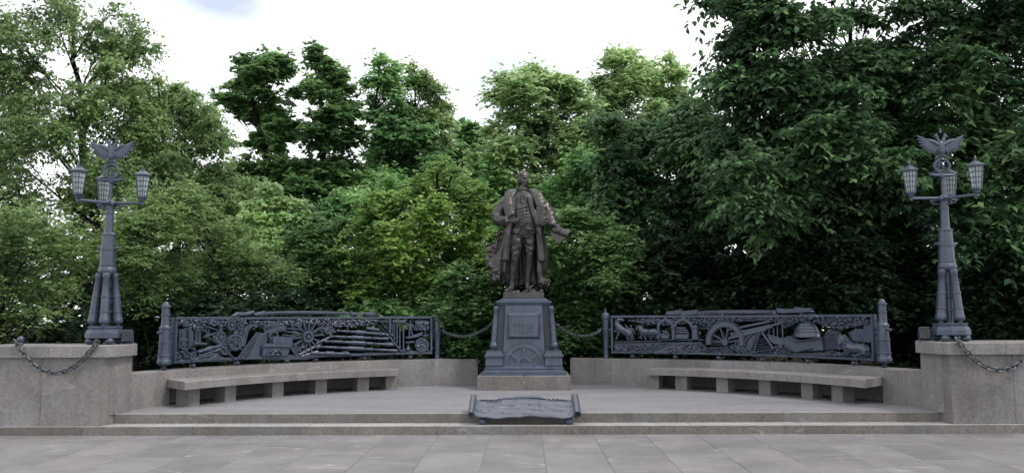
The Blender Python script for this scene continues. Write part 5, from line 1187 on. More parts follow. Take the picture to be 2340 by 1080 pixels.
# sleeves
b.tube([(-.24,.01,1.79),(-.33,.0,1.70),(-.43,-.02,1.56),(-.49,-.05,1.44),(-.455,-.11,1.35),(-.38,-.175,1.33),(-.31,-.215,1.33)], [.10,.122,.128,.126,.122,.105,.088], 16)
b.tube([(.24,.01,1.79),(.33,.0,1.70),(.43,-.03,1.56),(.485,-.08,1.42),(.525,-.13,1.31),(.56,-.19,1.235)], [.10,.122,.126,.122,.114,.095], 16)
for i in range(7):                                                                   # sleeve folds
    f_ = i/6; b.tube([(-.57+.02*i,-.05,1.52-.04*i),(-.50+.02*i,-.155-.01*i,1.50-.04*i),(-.40+.01*i,-.15-.015*i,1.47-.03*i)], [.006,.014,.006], 7)
    b.tube([(.36,-.13,1.55-.05*i),(.45+.012*i,-.165-.01*i,1.55-.05*i),(.57+.01*i,-.09-.01*i,1.52-.045*i)], [.006,.014,.006], 7)
def fur(path, rad, n_, size, spread):
    P_ = [Vector(p) for p in path]
    for _ in range(n_):
        s_ = rs.random()*(len(P_)-1); i = min(len(P_)-2, int(s_)); p = P_[i].lerp(P_[i+1], s_-i)
        o_ = Vector((rs.gauss(0,spread[0]), rs.gauss(0,spread[1]), rs.gauss(0,spread[2])))
        b.ell(p+o_, (size*rs.uniform(.7,1.2), size*rs.uniform(.6,1.0), size*rs.uniform(.5,.9)), Euler((rs.uniform(-.6,.6),rs.uniform(-.8,.8),rs.uniform(-.6,.6))), 8, 6)
# frock coat edges hanging in front, with lapels
for pts in ([(-.17,-.17,1.80),(-.18,-.20,1.60),(-.19,-.215,1.42),(-.265,-.19,1.20),(-.31,-.17,.9),(-.345,-.15,.60)], [(.11,-.18,1.80),(.15,-.205,1.62),(.21,-.205,1.42),(.285,-.17,1.2),(.32,-.14,.9),(.345,-.12,.6)]):
    b.tube(pts, [.03,.045,.05,.055,.062,.068], 10, flat=(1,.55), up=(1,0,0))
    b.tube([(p[0]+(-.045 if p[0] < 0 else .045)*-.7, p[1]-.022, p[2]) for p in pts], .011, 6)
b.tube([(-.41,-.11,.62),(-.36,-.17,.60),(-.28,-.155,.60)], .02, 6); b.tube([(.29,-.12,.6),(.36,-.13,.6),(.42,-.07,.61)], .02, 6)
for s_ in (-1, 1):                                                                    # vertical folds of the skirt
    for i in range(5):
        x0 = s_*(.29+.03*i); b.tube([(x0,-.09+.035*i,1.05),(x0*1.06,-.10+.035*i,.8),(x0*1.12-.04,-.08+.04*i,.38)], [.008,.024,.03], 7)
# fur collar: two broad bands of curls from nape to waist
for s_, path in ((-1, [(-.02,.12,1.93),(-.15,.05,1.945),(-.235,-.06,1.88),(-.285,-.13,1.76),(-.29,-.18,1.64),(-.26,-.20,1.52),(-.225,-.215,1.42)]), (1, [(.02,.12,1.93),(.15,.05,1.945),(.235,-.06,1.88),(.29,-.12,1.76),(.335,-.17,1.62),(.345,-.19,1.48),(.335,-.195,1.34),(.315,-.19,1.24)])):
    P_ = [Vector(p) for p in path]
    for i in range(len(P_)-1):
        for k in range(4):
            p = P_[i].lerp(P_[i+1], k/4); d = (P_[i+1]-P_[i]).normalized(); ac = Vector((s_,0,0))-d*d.x*s_; ac.normalize()
            b.tube([p-ac*.085+Vector((0,.035,0)), p+Vector((0,.02,0)), p+ac*.085+Vector((0,.035,0))], [.02,.03,.02], 6)
            for c_ in (-1.0,-.5,0,.5,1.0):
                wd = .078 if 0 < i else .05
                o_ = ac*c_*wd; o_.y -= .03*(1-c_*c_*.7); o_ += d*(.022 if int(c_*2) % 2 else 0)
                b.ell(p+o_+Vector((0,-.014,rs.uniform(-.006,.006))), (.024*rs.uniform(.85,1.15),.026,.017*rs.uniform(.85,1.2)), Euler((-.3,s_*(.6+rs.uniform(-.3,.3)),0)), 9, 6)
fur([(-.30,-.225,1.27),(-.33,-.26,1.33),(-.30,-.235,1.40),(-.28,-.19,1.38)], 0, 40, .028, (.015,.015,.012))          # cuffs
fur([(.50,-.20,1.22),(.55,-.255,1.255),(.60,-.20,1.29),(.56,-.15,1.25)], 0, 40, .028, (.015,.015,.012))
hem = []
for i in range(nA+1): hem.append(vs[I(0,0,i)])
fur(hem[:], 0, 380, .038, (.022,.022,.032))
fur([(-.58,.02,1.0),(-.60,.0,.8),(-.66,-.02,.62),(-.60,-.05,.46),(-.48,-.08,.36)][1:], 0, 170, .036, (.028,.03,.034))
fur([(-.44,-.02,1.15),(-.50,.0,.95),(-.57,.0,.75)], 0, 70, .032, (.02,.03,.03))
b.tube([(-.42,.02,1.1),(-.50,.03,.85),(-.57,.03,.62),(-.5,.03,.4)], [.06,.08,.10,.09], 10)
def coat_disp(p):
    x, y, z = p.T; ax = np.abs(x)
    sl = np.clip((ax-.34)/.05,0,1)*np.clip((z-1.22)/.05,0,1)*np.clip((1.82-z)/.08,0,1)
    wr = np.sin(34*(z+.55*ax+.25*y)+2.2*np.sin(7*x+9*z))*.5+np.sin(55*(z-.7*ax)+1.5*np.sin(11*y))*.3
    fur_ = np.clip((.62-z)/.25,0,1)*np.clip((-x-.30)/.1,0,1)+np.clip((.34-z)/.1,0,1)
    fz = np.sin(61*x+17*np.sin(23*z))*np.sin(57*z+13*np.sin(31*x))*np.sin(49*y)
    skirt = np.clip((1.15-z)/.1,0,1)*np.sin(26*np.arctan2(x,y+.25)+2*z)
    return .010*sl*wr+.014*np.clip(fur_,0,1)*fz+.010*skirt
remeshed(b, 'fur_coat', st_, .0138, 1, None, coat_disp)
# paper: roll with a loose hanging corner
b = MB(); A, B_ = Vector((.575,-.175,1.165)), Vector((.86,-.335,1.045)); ax = (B_-A).normalized(); up = Vector((0,0,1))-ax*ax.z; up.normalize(); sd_ = ax.cross(up)
vsr = []; n_ = 54
for e in (A, B_):
    for r2 in (0, .008):
        for i in range(n_):
            a = 2*PI*1.8*i/(n_-1); r_ = .080-.026*i/(n_-1)-r2; vsr.append(e+(sd_*math.cos(a)+up*math.sin(a))*r_)
J = lambda e, s_, i: (e*2+s_)*n_+i; fr2 = []
for i in range(n_-1): fr2 += [(J(0,0,i),J(1,0,i),J(1,0,i+1),J(0,0,i+1)),(J(0,1,i),J(0,1,i+1),J(1,1,i+1),J(1,1,i)),(J(0,0,i),J(0,0,i+1),J(0,1,i+1),J(0,1,i)),(J(1,0,i),J(1,1,i),J(1,1,i+1),J(1,0,i+1))]
fr2 += [(J(0,0,0),J(0,1,0),J(1,1,0),J(1,0,0)),(J(0,0,n_-1),J(1,0,n_-1),J(1,1,n_-1),J(0,1,n_-1))]; b.add(vsr, fr2)
e0, e1 = A+sd_*.06-up*.0, B_+sd_*.06
P_ = [Vector((.50,-.17,1.12)), Vector((.545,-.20,1.02)), Vector((.645,-.25,.905)), Vector((.76,-.30,.985)), Vector((.83,-.34,1.02)), Vector((.60,-.2,1.17))]
nrm = Vector((.3,-.9,.2)).normalized()*.008
b.add(P_+[p+nrm for p in P_], [tuple(range(5,-1,-1)), tuple(range(6,12))]+[(i,(i+1)%6,6+(i+1)%6,6+i) for i in range(6)])
b.v = [(v[0]*K, v[1]*K, v[2]*K+ZB) for v in b.v]; b.build('paper_roll', 'bronze', st_, 35)
# broken ground under the feet
b = MB()
for i in range(60): b.ell((rs.uniform(-.33,.33), rs.uniform(-.34,-.05), rs.uniform(-.005,.02)), (rs.uniform(.02,.05),rs.uniform(.02,.05),rs.uniform(.012,.035)), Euler((0,0,rs.uniform(0,3))), 7, 5)
b.v = [(v[0]*K, v[1]*K, v[2]*K+ZB) for v in b.v]; b.build('rubble', 'bronze', st_, 0)['kind'] = 'stuff'


# ------------------------------------------------------------------ trees and shrubs
rng = np.random.default_rng(3)
def unit(v): return v/np.maximum(1e-9, np.linalg.norm(v, axis=-1, keepdims=True))
def leaf_mesh(name, c, d, nrm, L_, W_, fold=.12, six=False):
    n = len(c); s_ = unit(np.cross(d, nrm)); nn = unit(np.cross(s_, d)); L_ = L_[:, None]; W_ = W_[:, None]
    if six:
        V = np.stack([c-d*L_*.5, c-d*L_*.12+s_*W_*.5+nn*W_*fold, c+d*L_*.22+s_*W_*.34+nn*W_*fold*.4, c+d*L_*.5-nn*L_*.10, c+d*L_*.22-s_*W_*.34+nn*W_*fold*.4, c-d*L_*.12-s_*W_*.5+nn*W_*fold], 1)
        F = np.array([[0,1,5],[1,2,5],[2,4,5],[2,3,4]]); k = 6
    else:
        V = np.stack([c-d*L_*.5, c-d*L_*.05+s_*W_*.5+nn*W_*fold, c+d*L_*.5-nn*L_*.06, c-d*L_*.05-s_*W_*.5+nn*W_*fold], 1)
        F = np.array([[0,1,2],[0,2,3]]); k = 4
    m = len(F); V = V.reshape(-1, 3).astype(np.float32); I = (F[None]+(np.arange(n)*k)[:, None, None]).reshape(-1).astype(np.int32)
    me = bpy.data.meshes.new(name); me.vertices.add(n*k); me.vertices.foreach_set('co', V.ravel())
    me.loops.add(len(I)); me.loops.foreach_set('vertex_index', I)
    me.polygons.add(n*m); me.polygons.foreach_set('loop_start', np.arange(0, n*m*3, 3, dtype=np.int32))
    me.update(calc_edges=True); return me
TRIS = [0]
def foliage(name, lobes, m, parent, n, leaf=.12, aspect=.6, clump=.30, per=14, droop=.25, up=.45, six=False, shell=.6, wob=.38, flat=.85, hide_back=.5, layer=0.0, sprig=.16, spray=0.0):
    L = np.array(lobes, float); w_ = L[:, 3]**2; w_ /= w_.sum(); nc = max(1, n//per)
    k = rng.choice(len(L), nc, p=w_); d = unit(rng.normal(size=(nc, 3)))
    flip = (d[:, 1] > .15) & (rng.random(nc) < hide_back); d[flip, 1] *= -1
    q = d*2.6+L[k, :3]*1.7
    wb = 1+wob*(np.sin(q[:, 0]*1.9+q[:, 2])+np.sin(q[:, 1]*2.3-q[:, 0])+np.sin(q[:, 2]*2.9+q[:, 1]*1.3))*.5+rng.normal(0, .06, nc)
    rad = L[k, 3]*np.abs(rng.normal(.78, .30, nc))*wb
    sp = rng.random(nc) < sprig; rad[sp] *= rng.uniform(1.1, 1.55, sp.sum())
    pos = L[k, :3]+d*rad[:, None]*np.array([1, 1, flat])
    if layer: pos[:, 2] = np.round(pos[:, 2]/layer)*layer+rng.normal(0, layer*.13, nc)
    cs = clump*rng.uniform(.6, 1.4, nc); cs[sp] *= .6
    j = np.repeat(np.arange(nc), per); N = len(j)
    off = rng.normal(size=(N, 3)); off = unit(off)*rng.random((N, 1))**.4*cs[j][:, None]*np.array([1, 1, .6])
    c = pos[j]+off; out = d[j]
    dr = unit(unit(off)*.8+out*.5+np.array([0, 0, -droop])+rng.normal(0, .35, (N, 3)))
    nr = unit(np.array([0, 0, up])+out*.45+rng.normal(0, .52, (N, 3)))
    ll = leaf*rng.uniform(.7, 1.4, N); ww = ll*aspect*rng.uniform(.8, 1.15, N)
    if spray:                              # leaves set alternately along short drooping twigs
        A = unit(d*np.array([1, 1, .35])*.9+rng.normal(0, .45, (nc, 3))*np.array([1, 1, .4])+np.array([0, 0, .12-.25*droop]))[j]
        S = unit(np.cross(A, np.array([0, 0, 1.]))+1e-6); sg = np.where(rng.random(N) < .5, -1., 1.)[:, None]; tt = rng.random((N, 1))
        c2 = pos[j]+A*(tt-.35)*cs[j][:, None]*spray+np.array([0, 0, -1.])*droop*cs[j][:, None]*.8*np.maximum(0, tt-.1)**2+S*sg*leaf*.42+rng.normal(0, leaf*.16, (N, 3))
        d2 = unit(A*.55+S*sg*.8+np.array([0, 0, -1.])*droop*rng.uniform(.2, 1.1, (N, 1))+rng.normal(0, .18, (N, 3)))
        n2 = unit(np.array([0, 0, .9])+out*.35+S*sg*.25+rng.normal(0, .30, (N, 3)))
        c, dr, nr = c2, d2, n2
    c[:, 2] = np.maximum(c[:, 2], .3)
    me = leaf_mesh(name, c, dr, nr, ll, ww, six=six); me.materials.append(M[m]); TRIS[0] += N*(4 if six else 2)
    return link(name, me, parent), pos, k
def limb(b, p, q, r0, r1, bow, rnd, n_=7, sides=6):
    p, q = Vector(p), Vector(q); pts = []; l_ = (q-p).length
    a = Vector((rnd.uniform(-1,1), rnd.uniform(-1,1), rnd.uniform(-.3,.3)))*bow*l_; c = (p+q)/2+a+Vector((0,0,.08*l_))
    for i in range(n_):
        f_ = i/(n_-1); pts.append(p*(1-f_)**2+c*2*f_*(1-f_)+q*f_*f_+Vector((rnd.uniform(-1,1),rnd.uniform(-1,1),0))*.012*l_*(0<i<n_-1))
    b.tube(pts, [r0+(r1-r0)*i/(n_-1) for i in range(n_)], sides); return pts
def tree(name, label, cat, base, lobes, m, n, r0=.16, group=None, jit=.8, twigs=5, sub=10, spread=(.5,1.12), **kw):
    rnd = random.Random(hash(label) % 9999 if False else len(label)*7+int(n)); base = Vector(base)
    lobes = [(x+rnd.uniform(-.05,.05), y+rnd.uniform(-jit,jit), z, r_) for x, y, z, r_ in lobes]
    big = lobes; sub_l = []
    for x, y, z, r_ in lobes:               # each lobe breaks up into smaller bunches
        sub_l.append((x, y, z, r_*.55))
        for _ in range(sub):
            d = Vector((rnd.gauss(0,1), rnd.gauss(0,1)-.35, rnd.gauss(0,1)+.15)).normalized(); q = r_*rnd.uniform(*spread); rr_ = r_*rnd.uniform(.18,.46)
            sub_l.append((x+d.x*q, y+d.y*q, z+d.z*q*.9, rr_))
    t = thing(name, label, cat, base, group, world=True)
    b = MB(); top = max(lobes, key=lambda l_: l_[2]+l_[3]*.4); H_ = top[2]-base.z
    tp = limb(b, base-Vector((0,0,.15)), (top[0], top[1], top[2]), r0, r0*.16, .03, rnd, 12, 8)
    cr, pos, k = foliage('crown', sub_l, m, t, n, **kw)
    tw = MB()
    for i, l_ in enumerate(lobes):
        c = Vector(l_[:3]); bz = max(base.z+H_*.12, c.z-(.35+.55*math.hypot(c.x-base.x, c.y-base.y))); f_ = min(.93, max(.05, (bz-base.z)/max(.1,H_)))
        s_ = tp[int(f_*(len(tp)-1))]; rr = max(.012, min(r0*(1-f_)*.45+.01, .012+l_[3]*.026))
        pts = limb(b, s_, c, rr, rr*.35, .10, rnd, 7, 5)
        pk = pos[(k >= i*(sub+1)) & (k < (i+1)*(sub+1))]
        for q in pk[:twigs]:
            limb(b, pts[rnd.randrange(3,7)], Vector(q), rr*.35, .006, .08, rnd, 4, 4)
    b.build('trunk', 'bark', t, 60)
    return t
def far_woods(lobes, n):
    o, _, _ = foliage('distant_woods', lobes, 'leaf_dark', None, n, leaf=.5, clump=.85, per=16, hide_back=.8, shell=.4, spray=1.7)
    tag(o, 'dense dark woodland filling the gaps behind the park trees', 'woods', kind='stuff')
# far wood mass closing the view low down
fl = []
for x in np.arange(-30, 31, 2.6):
    for z, r_ in ((1.4,2.4),(3.4,2.4),(5.2,1.9)): fl.append((x+rng.normal(0,.5), 33+rng.normal(0,1.5), z+rng.normal(0,.4), r_))
far_woods(fl, 36000)

hl = []
for x in np.arange(-17, 17.1, .95):
    for z, r_ in ((.4,.8),(1.2,.85),(2.1,.8),(2.9,.7)):
        hl.append((x+rng.normal(0,.25), 22.3+rng.normal(0,.35)-.008*x*x, z+rng.normal(0,.15), r_))
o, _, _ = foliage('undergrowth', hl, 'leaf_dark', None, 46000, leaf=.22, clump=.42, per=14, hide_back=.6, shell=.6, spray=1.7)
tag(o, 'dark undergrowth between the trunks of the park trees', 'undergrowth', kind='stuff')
# --- left airy trees
tree('birch_tree', 'tall pale airy birch rising at the far left behind the lamp', 'tree', (-9.6, 19.5, .25),
  [(-9.41,19.50,8.84,0.14), (-9.56,19.50,8.58,0.16), (-8.93,19.50,8.36,0.16), (-8.73,19.50,8.04,0.14), (-8.80,19.50,7.72,0.14), (-10.02,19.50,8.37,0.20), (-9.10,19.50,7.35,0.22), (-9.75,19.50,8.15,0.55), (-9.22,19.50,7.83,0.50), (-9.92,19.50,7.20,0.60), (-8.87,19.50,8.09,0.28), (-9.44,19.50,8.73,0.24), (-10.26,19.50,7.94,0.60), (-11.07,19.50,7.42,0.80), (-11.73,19.50,8.17,0.75), (-10.81,19.50,8.48,0.60), (-11.97,19.50,6.80,0.90), (-11.05,19.50,9.23,0.60), (-9.78,19.50,6.36,0.65), (-8.97,19.50,6.62,0.45), (-9.34,19.50,5.53,0.75), (-10.27,19.50,5.64,0.75), (-11.10,19.50,5.85,0.95), (-12.00,19.50,5.34,0.90), (-11.53,19.50,4.10,1.00), (-10.32,19.50,4.40,0.80), (-9.67,19.50,7.52,0.35), (-8.63,19.50,5.94,0.40), (-8.82,19.50,5.52,0.50), (-8.39,19.50,4.90,0.50), (-9.10,19.50,4.70,0.60), (-9.62,19.50,4.91,0.60), (-10.00,19.50,6.68,0.50), (-9.50,19.50,6.99,0.40)],
  'leaf_birch', 66000, .17, jit=1.0, leaf=.085, clump=.28, per=12, droop=.9, shell=.75, wob=.35, twigs=9, spray=2.3)
tree('birch_tree', 'broad pale birch with an arching bare branch, between the left lamp and the oaks', 'tree', (-8.0, 20.6, .25),
  [(-9.00,20.60,7.34,0.19), (-8.67,20.60,7.23,0.19), (-9.26,20.60,7.18,0.19), (-8.06,20.60,6.89,0.19), (-7.83,20.60,6.67,0.17), (-7.50,20.60,6.59,0.15), (-8.88,20.60,7.01,0.44), (-8.15,20.60,6.40,0.55), (-8.96,20.60,6.18,0.58), (-7.75,20.60,5.85,0.51), (-8.34,20.60,5.41,0.65), (-9.14,20.60,5.20,0.70), (-7.50,20.60,6.34,0.21), (-7.21,20.60,5.84,0.17), (-7.78,20.60,4.97,0.58), (-9.61,20.60,4.88,0.63), (-8.52,20.60,4.55,0.63), (-7.41,20.60,5.08,0.26), (-6.97,20.60,4.86,0.32), (-7.01,20.60,4.32,0.42), (-7.45,20.60,4.54,0.42), (-7.98,20.60,4.43,0.53), (-7.22,20.60,4.00,0.42), (-8.38,20.60,6.95,0.26)],
  'leaf_birch', 52000, .14, jit=.9, leaf=.085, clump=.27, per=12, droop=.9, shell=.7, wob=.33, twigs=9, spray=2.3)
W = 'willow shrubs behind the left relief'
tree('willow_shrub', 'grey green willow shrub beside the left lamp post', 'shrub', (-7.7, 17.0, .3),
  [(-7.90,16.80,3.57,0.53), (-7.36,16.80,3.04,0.60), (-7.86,16.80,2.61,0.65), (-7.07,16.80,2.34,0.60), (-7.11,16.80,3.56,0.43), (-7.48,16.80,3.92,0.43), (-8.40,16.80,2.96,0.60), (-7.40,16.80,1.91,0.38), (-8.11,16.80,2.09,0.43)],
  'leaf_willow', 32000, .07, W, jit=.5, wob=.55, sprig=.26, leaf=.075, aspect=.4, clump=.25, per=12, droop=.25, shell=.6, spray=2.0)
tree('willow_shrub', 'grey green willow shrub over the gears of the left relief', 'shrub', (-5.6, 17.9, .3),
  [(-6.97,17.80,3.49,0.55), (-6.58,17.80,2.75,0.66), (-6.04,17.80,3.12,0.53), (-7.02,17.80,2.20,0.51), (-6.20,17.80,2.20,0.46), (-5.56,17.80,2.56,0.51), (-6.80,17.80,3.96,0.41), (-4.91,17.80,2.47,0.40), (-5.82,17.80,1.92,0.27)],
  'leaf_willow', 32000, .07, W, jit=.5, wob=.55, sprig=.26, leaf=.075, aspect=.42, clump=.25, per=12, droop=.2, shell=.6, spray=2.0)
tree('willow_shrub', 'grey green willow shrub left of the left lamp post', 'shrub', (-10.2, 16.5, .3),
  [(-9.20,16.50,3.02,0.72), (-9.91,16.50,3.37,0.76), (-9.69,16.50,2.34,0.76), (-8.90,16.50,2.00,0.68), (-10.57,16.50,2.69,0.76), (-10.00,16.50,1.66,0.68), (-8.59,16.50,2.68,0.51)],
  'leaf_willow', 22000, .07, W, jit=.5, wob=.55, sprig=.26, leaf=.08, aspect=.42, clump=.26, per=12, droop=.2, shell=.6, spray=2.0)
tree('lime_tree', 'mid green tree filling the gap low between the pale birch and the oaks', 'tree', (-7.6, 23.0, .2),
  [(-8.56,23.00,5.12,0.47), (-7.95,23.00,4.76,0.52), (-7.34,23.00,4.51,0.52), (-7.81,23.00,4.04,0.59), (-8.53,23.00,4.04,0.59), (-6.85,23.00,4.03,0.47), (-6.37,23.00,3.79,0.47), (-5.90,23.00,4.03,0.47), (-9.14,23.00,4.28,0.47), (-7.56,23.00,3.56,0.59)], 'leaf_mid', 26000, .1, jit=.7, leaf=.10, clump=.30, per=14, shell=.7, spray=1.7)
# --- oaks
tree('oak_tree', 'dark oak with a forked open crown, left one of the oak pair', 'tree', (-6.6, 24.5, .2),
  [(-8.13,24.50,9.13,0.20), (-8.05,24.50,8.80,0.25), (-7.26,24.50,9.13,0.20), (-7.01,24.50,8.73,0.23), (-7.66,24.50,8.80,0.18), (-8.87,24.50,8.02,0.15), (-8.79,24.50,8.41,0.13), (-6.49,24.50,8.46,0.18), (-8.15,24.50,8.50,0.43), (-7.40,24.50,8.47,0.55), (-7.15,24.50,8.99,0.33), (-8.03,24.50,9.03,0.23), (-8.21,24.50,7.82,0.48), (-7.44,24.50,7.52,0.60), (-6.95,24.50,6.83,0.53), (-7.61,24.50,6.64,0.38), (-6.72,24.50,8.23,0.25), (-7.09,24.50,6.05,0.55), (-8.10,24.50,5.67,0.55), (-7.58,24.50,5.22,0.58), (-6.44,24.50,5.72,0.50), (-8.56,24.50,8.48,0.20), (-8.65,24.50,7.98,0.23), (-6.81,24.50,4.96,0.63), (-8.08,24.50,4.83,0.50), (-8.48,24.50,5.35,0.31)],
  'leaf_oak', 32000, .20, jit=.5, spread=(.45,.9), sub=12, leaf=.15, aspect=.72, clump=.34, per=16, droop=.2, shell=.7, wob=.3, twigs=6, spray=1.5)
tree('oak_tree', 'dark oak with a tall pointed top, right one of the oak pair', 'tree', (-5.6, 24.0, .2),
  [(-5.89,24.00,9.25,0.18), (-5.97,24.00,9.03,0.22), (-5.58,24.00,8.83,0.22), (-5.29,24.00,8.51,0.25), (-5.09,24.00,8.12,0.22), (-4.89,24.00,7.47,0.25), (-4.76,24.00,6.90,0.22), (-5.84,24.00,8.94,0.30), (-5.66,24.00,8.38,0.47), (-5.78,24.00,7.99,0.37), (-5.43,24.00,7.35,0.57), (-5.85,24.00,6.65,0.59), (-5.10,24.00,6.67,0.42), (-5.43,24.00,5.70,0.76), (-6.17,24.00,5.01,0.64), (-4.93,24.00,5.32,0.57), (-5.91,24.00,4.26,0.69), (-4.79,24.00,4.63,0.57), (-5.08,24.00,7.67,0.27)],
  'leaf_oak', 32000, .20, jit=.5, spread=(.45,.9), sub=12, leaf=.14, aspect=.7, clump=.33, per=16, droop=.2, shell=.65, wob=.28, twigs=5, spray=1.5)
tree('lime_tree', 'mid green tree low behind the hawthorn, left of the statue', 'tree', (-2.6, 22.5, .2),
  [(-4.14,22.50,4.43,0.51), (-3.45,22.50,5.02,0.46), (-3.90,22.50,3.73,0.58), (-1.11,22.50,4.77,0.51), (-0.88,22.50,3.71,0.51), (-1.58,22.50,5.01,0.35), (-0.76,22.50,5.36,0.39), (-0.53,22.50,4.41,0.51), (-1.00,22.50,3.02,0.46), (-4.73,22.50,4.55,0.46), (-5.07,22.50,4.09,0.46)], 'leaf_mid', 28000, .1, jit=.7, leaf=.10, clump=.30, per=14, shell=.7, spray=1.7)
tree('lime_tree', 'mid green tree low behind the lilac bush, right of the statue', 'tree', (1.9, 22.3, .2),
  [(0.86,22.30,4.73,0.50), (1.55,22.30,4.96,0.50), (2.13,22.30,4.95,0.46), (1.43,22.30,4.15,0.50), (0.62,22.30,3.92,0.46), (2.12,22.30,4.14,0.46), (2.69,22.30,3.91,0.46), (1.67,22.30,5.42,0.46)], 'leaf_mid', 22000, .1, jit=.7, leaf=.10, clump=.30, per=14, shell=.7, spray=1.7)
# --- middle
tree('ash_tree', 'mid green tree with a rounded top right of the oaks', 'tree', (-4.0, 25, .2),
  [(-4.13,25.00,9.01,0.23), (-3.80,25.00,8.91,0.23), (-3.93,25.00,8.71,0.23), (-3.27,25.00,8.71,0.18), (-4.58,25.00,8.38,0.18), (-4.77,25.00,7.78,0.18), (-4.10,25.00,8.69,0.38), (-3.85,25.00,8.11,0.51), (-4.27,25.00,7.51,0.46), (-3.46,25.00,7.61,0.56), (-3.84,25.00,6.71,0.72), (-3.12,25.00,6.64,0.56), (-4.28,25.00,5.93,0.59), (-3.44,25.00,5.53,0.77), (-2.53,25.00,5.91,0.56), (-4.09,25.00,5.14,0.64), (-4.56,25.00,6.72,0.31), (-4.51,25.00,8.11,0.21), (-3.98,25.00,7.11,0.51), (-3.58,25.00,6.18,0.64), (-4.09,25.00,5.53,0.56), (-4.62,25.00,5.80,0.46), (-3.19,25.00,7.11,0.38)],
  'leaf_mid', 52000, .11, jit=.8, leaf=.115, clump=.33, per=14, shell=.6, spray=1.7)
tree('birch_tree', 'slender light birch leaning out beside the mid green tree', 'tree', (-2.9, 25.6, .2),
  [(-3.35,25.60,9.08,0.16), (-3.04,25.60,8.94,0.17), (-2.81,25.60,8.74,0.16), (-2.60,25.60,8.39,0.17), (-2.36,25.60,7.98,0.16), (-2.31,25.60,7.50,0.16), (-3.28,25.60,8.74,0.26), (-2.90,25.60,8.53,0.26), (-2.60,25.60,8.05,0.26), (-2.49,25.60,7.44,0.29), (-2.44,25.60,6.83,0.29), (-2.80,25.60,7.64,0.29), (-2.93,25.60,6.83,0.37), (-2.73,25.60,6.02,0.39)],
  'leaf_birch', 15000, .09, jit=.5, leaf=.10, clump=.27, per=12, droop=.7, shell=.7, twigs=7, spray=2.3)
tree('maple_tree', 'low tree far back in the dip left of the statue', 'tree', (-1.6, 28, .2),
  [(-2.11,28.00,7.64,0.37), (-1.60,28.00,7.24,0.49), (-2.23,28.00,6.80,0.55), (-1.50,28.00,6.28,0.63), (-1.21,28.00,7.45,0.26), (-2.40,28.00,5.70,0.72), (-1.24,28.00,5.25,0.72), (-1.89,28.00,7.76,0.26)],
  'leaf_mid', 26000, .14, jit=.7, leaf=.14, clump=.34, per=14, spray=1.7)
tree('maple_tree', 'light yellow green maple rising behind the statue', 'tree', (.6, 23.5, .2),
  [(0.35,23.50,8.48,0.17), (0.01,23.50,8.41,0.19), (-0.36,23.50,8.26,0.17), (-0.54,23.50,8.07,0.14), (1.00,23.50,8.12,0.22), (1.30,23.50,8.06,0.22), (1.55,23.50,7.93,0.17), (-0.91,23.50,7.70,0.14), (-1.01,23.50,6.89,0.14), (0.14,23.50,8.19,0.36), (-0.39,23.50,8.03,0.27), (0.69,23.50,7.94,0.43), (-0.11,23.50,7.44,0.55), (0.80,23.50,7.10,0.60), (-0.69,23.50,7.70,0.19), (-0.73,23.50,6.89,0.27), (1.36,23.50,7.68,0.36), (0.37,23.50,6.38,0.72), (1.35,23.50,6.37,0.60), (-0.37,23.50,5.89,0.55), (1.09,23.50,5.26,0.67), (0.12,23.50,5.02,0.67), (-0.67,23.50,5.15,0.43), (-0.79,23.50,6.02,0.31), (1.60,23.50,6.99,0.31), (1.79,23.50,7.49,0.27), (1.84,23.50,6.74,0.29), (-1.16,23.50,5.77,0.31)],
  'leaf_maple', 60000, .19, jit=.8, leaf=.115, aspect=.7, clump=.36, per=15, droop=.3, up=.65, shell=.7, spray=1.9, twigs=6)
tree('lime_tree', 'rounded mid green tree right of the maple', 'tree', (3.2, 25.5, .2),
  [(2.83,25.50,9.46,0.21), (3.29,25.50,9.34,0.21), (3.82,25.50,9.31,0.21), (4.36,25.50,9.27,0.20), (2.55,25.50,9.15,0.18), (4.82,25.50,9.06,0.18), (2.82,25.50,9.18,0.34), (3.42,25.50,9.07,0.39), (4.06,25.50,9.06,0.42), (4.62,25.50,8.95,0.31), (2.51,25.50,8.53,0.42), (3.27,25.50,8.32,0.68), (4.27,25.50,8.31,0.58), (2.33,25.50,7.69,0.52), (2.08,25.50,6.78,0.60), (3.12,25.50,7.17,0.73), (4.05,25.50,7.30,0.65), (4.87,25.50,8.24,0.39)],
  'leaf_maple', 48000, .2, jit=.8, leaf=.115, clump=.36, per=14, droop=.4, spray=1.8, shell=.7)
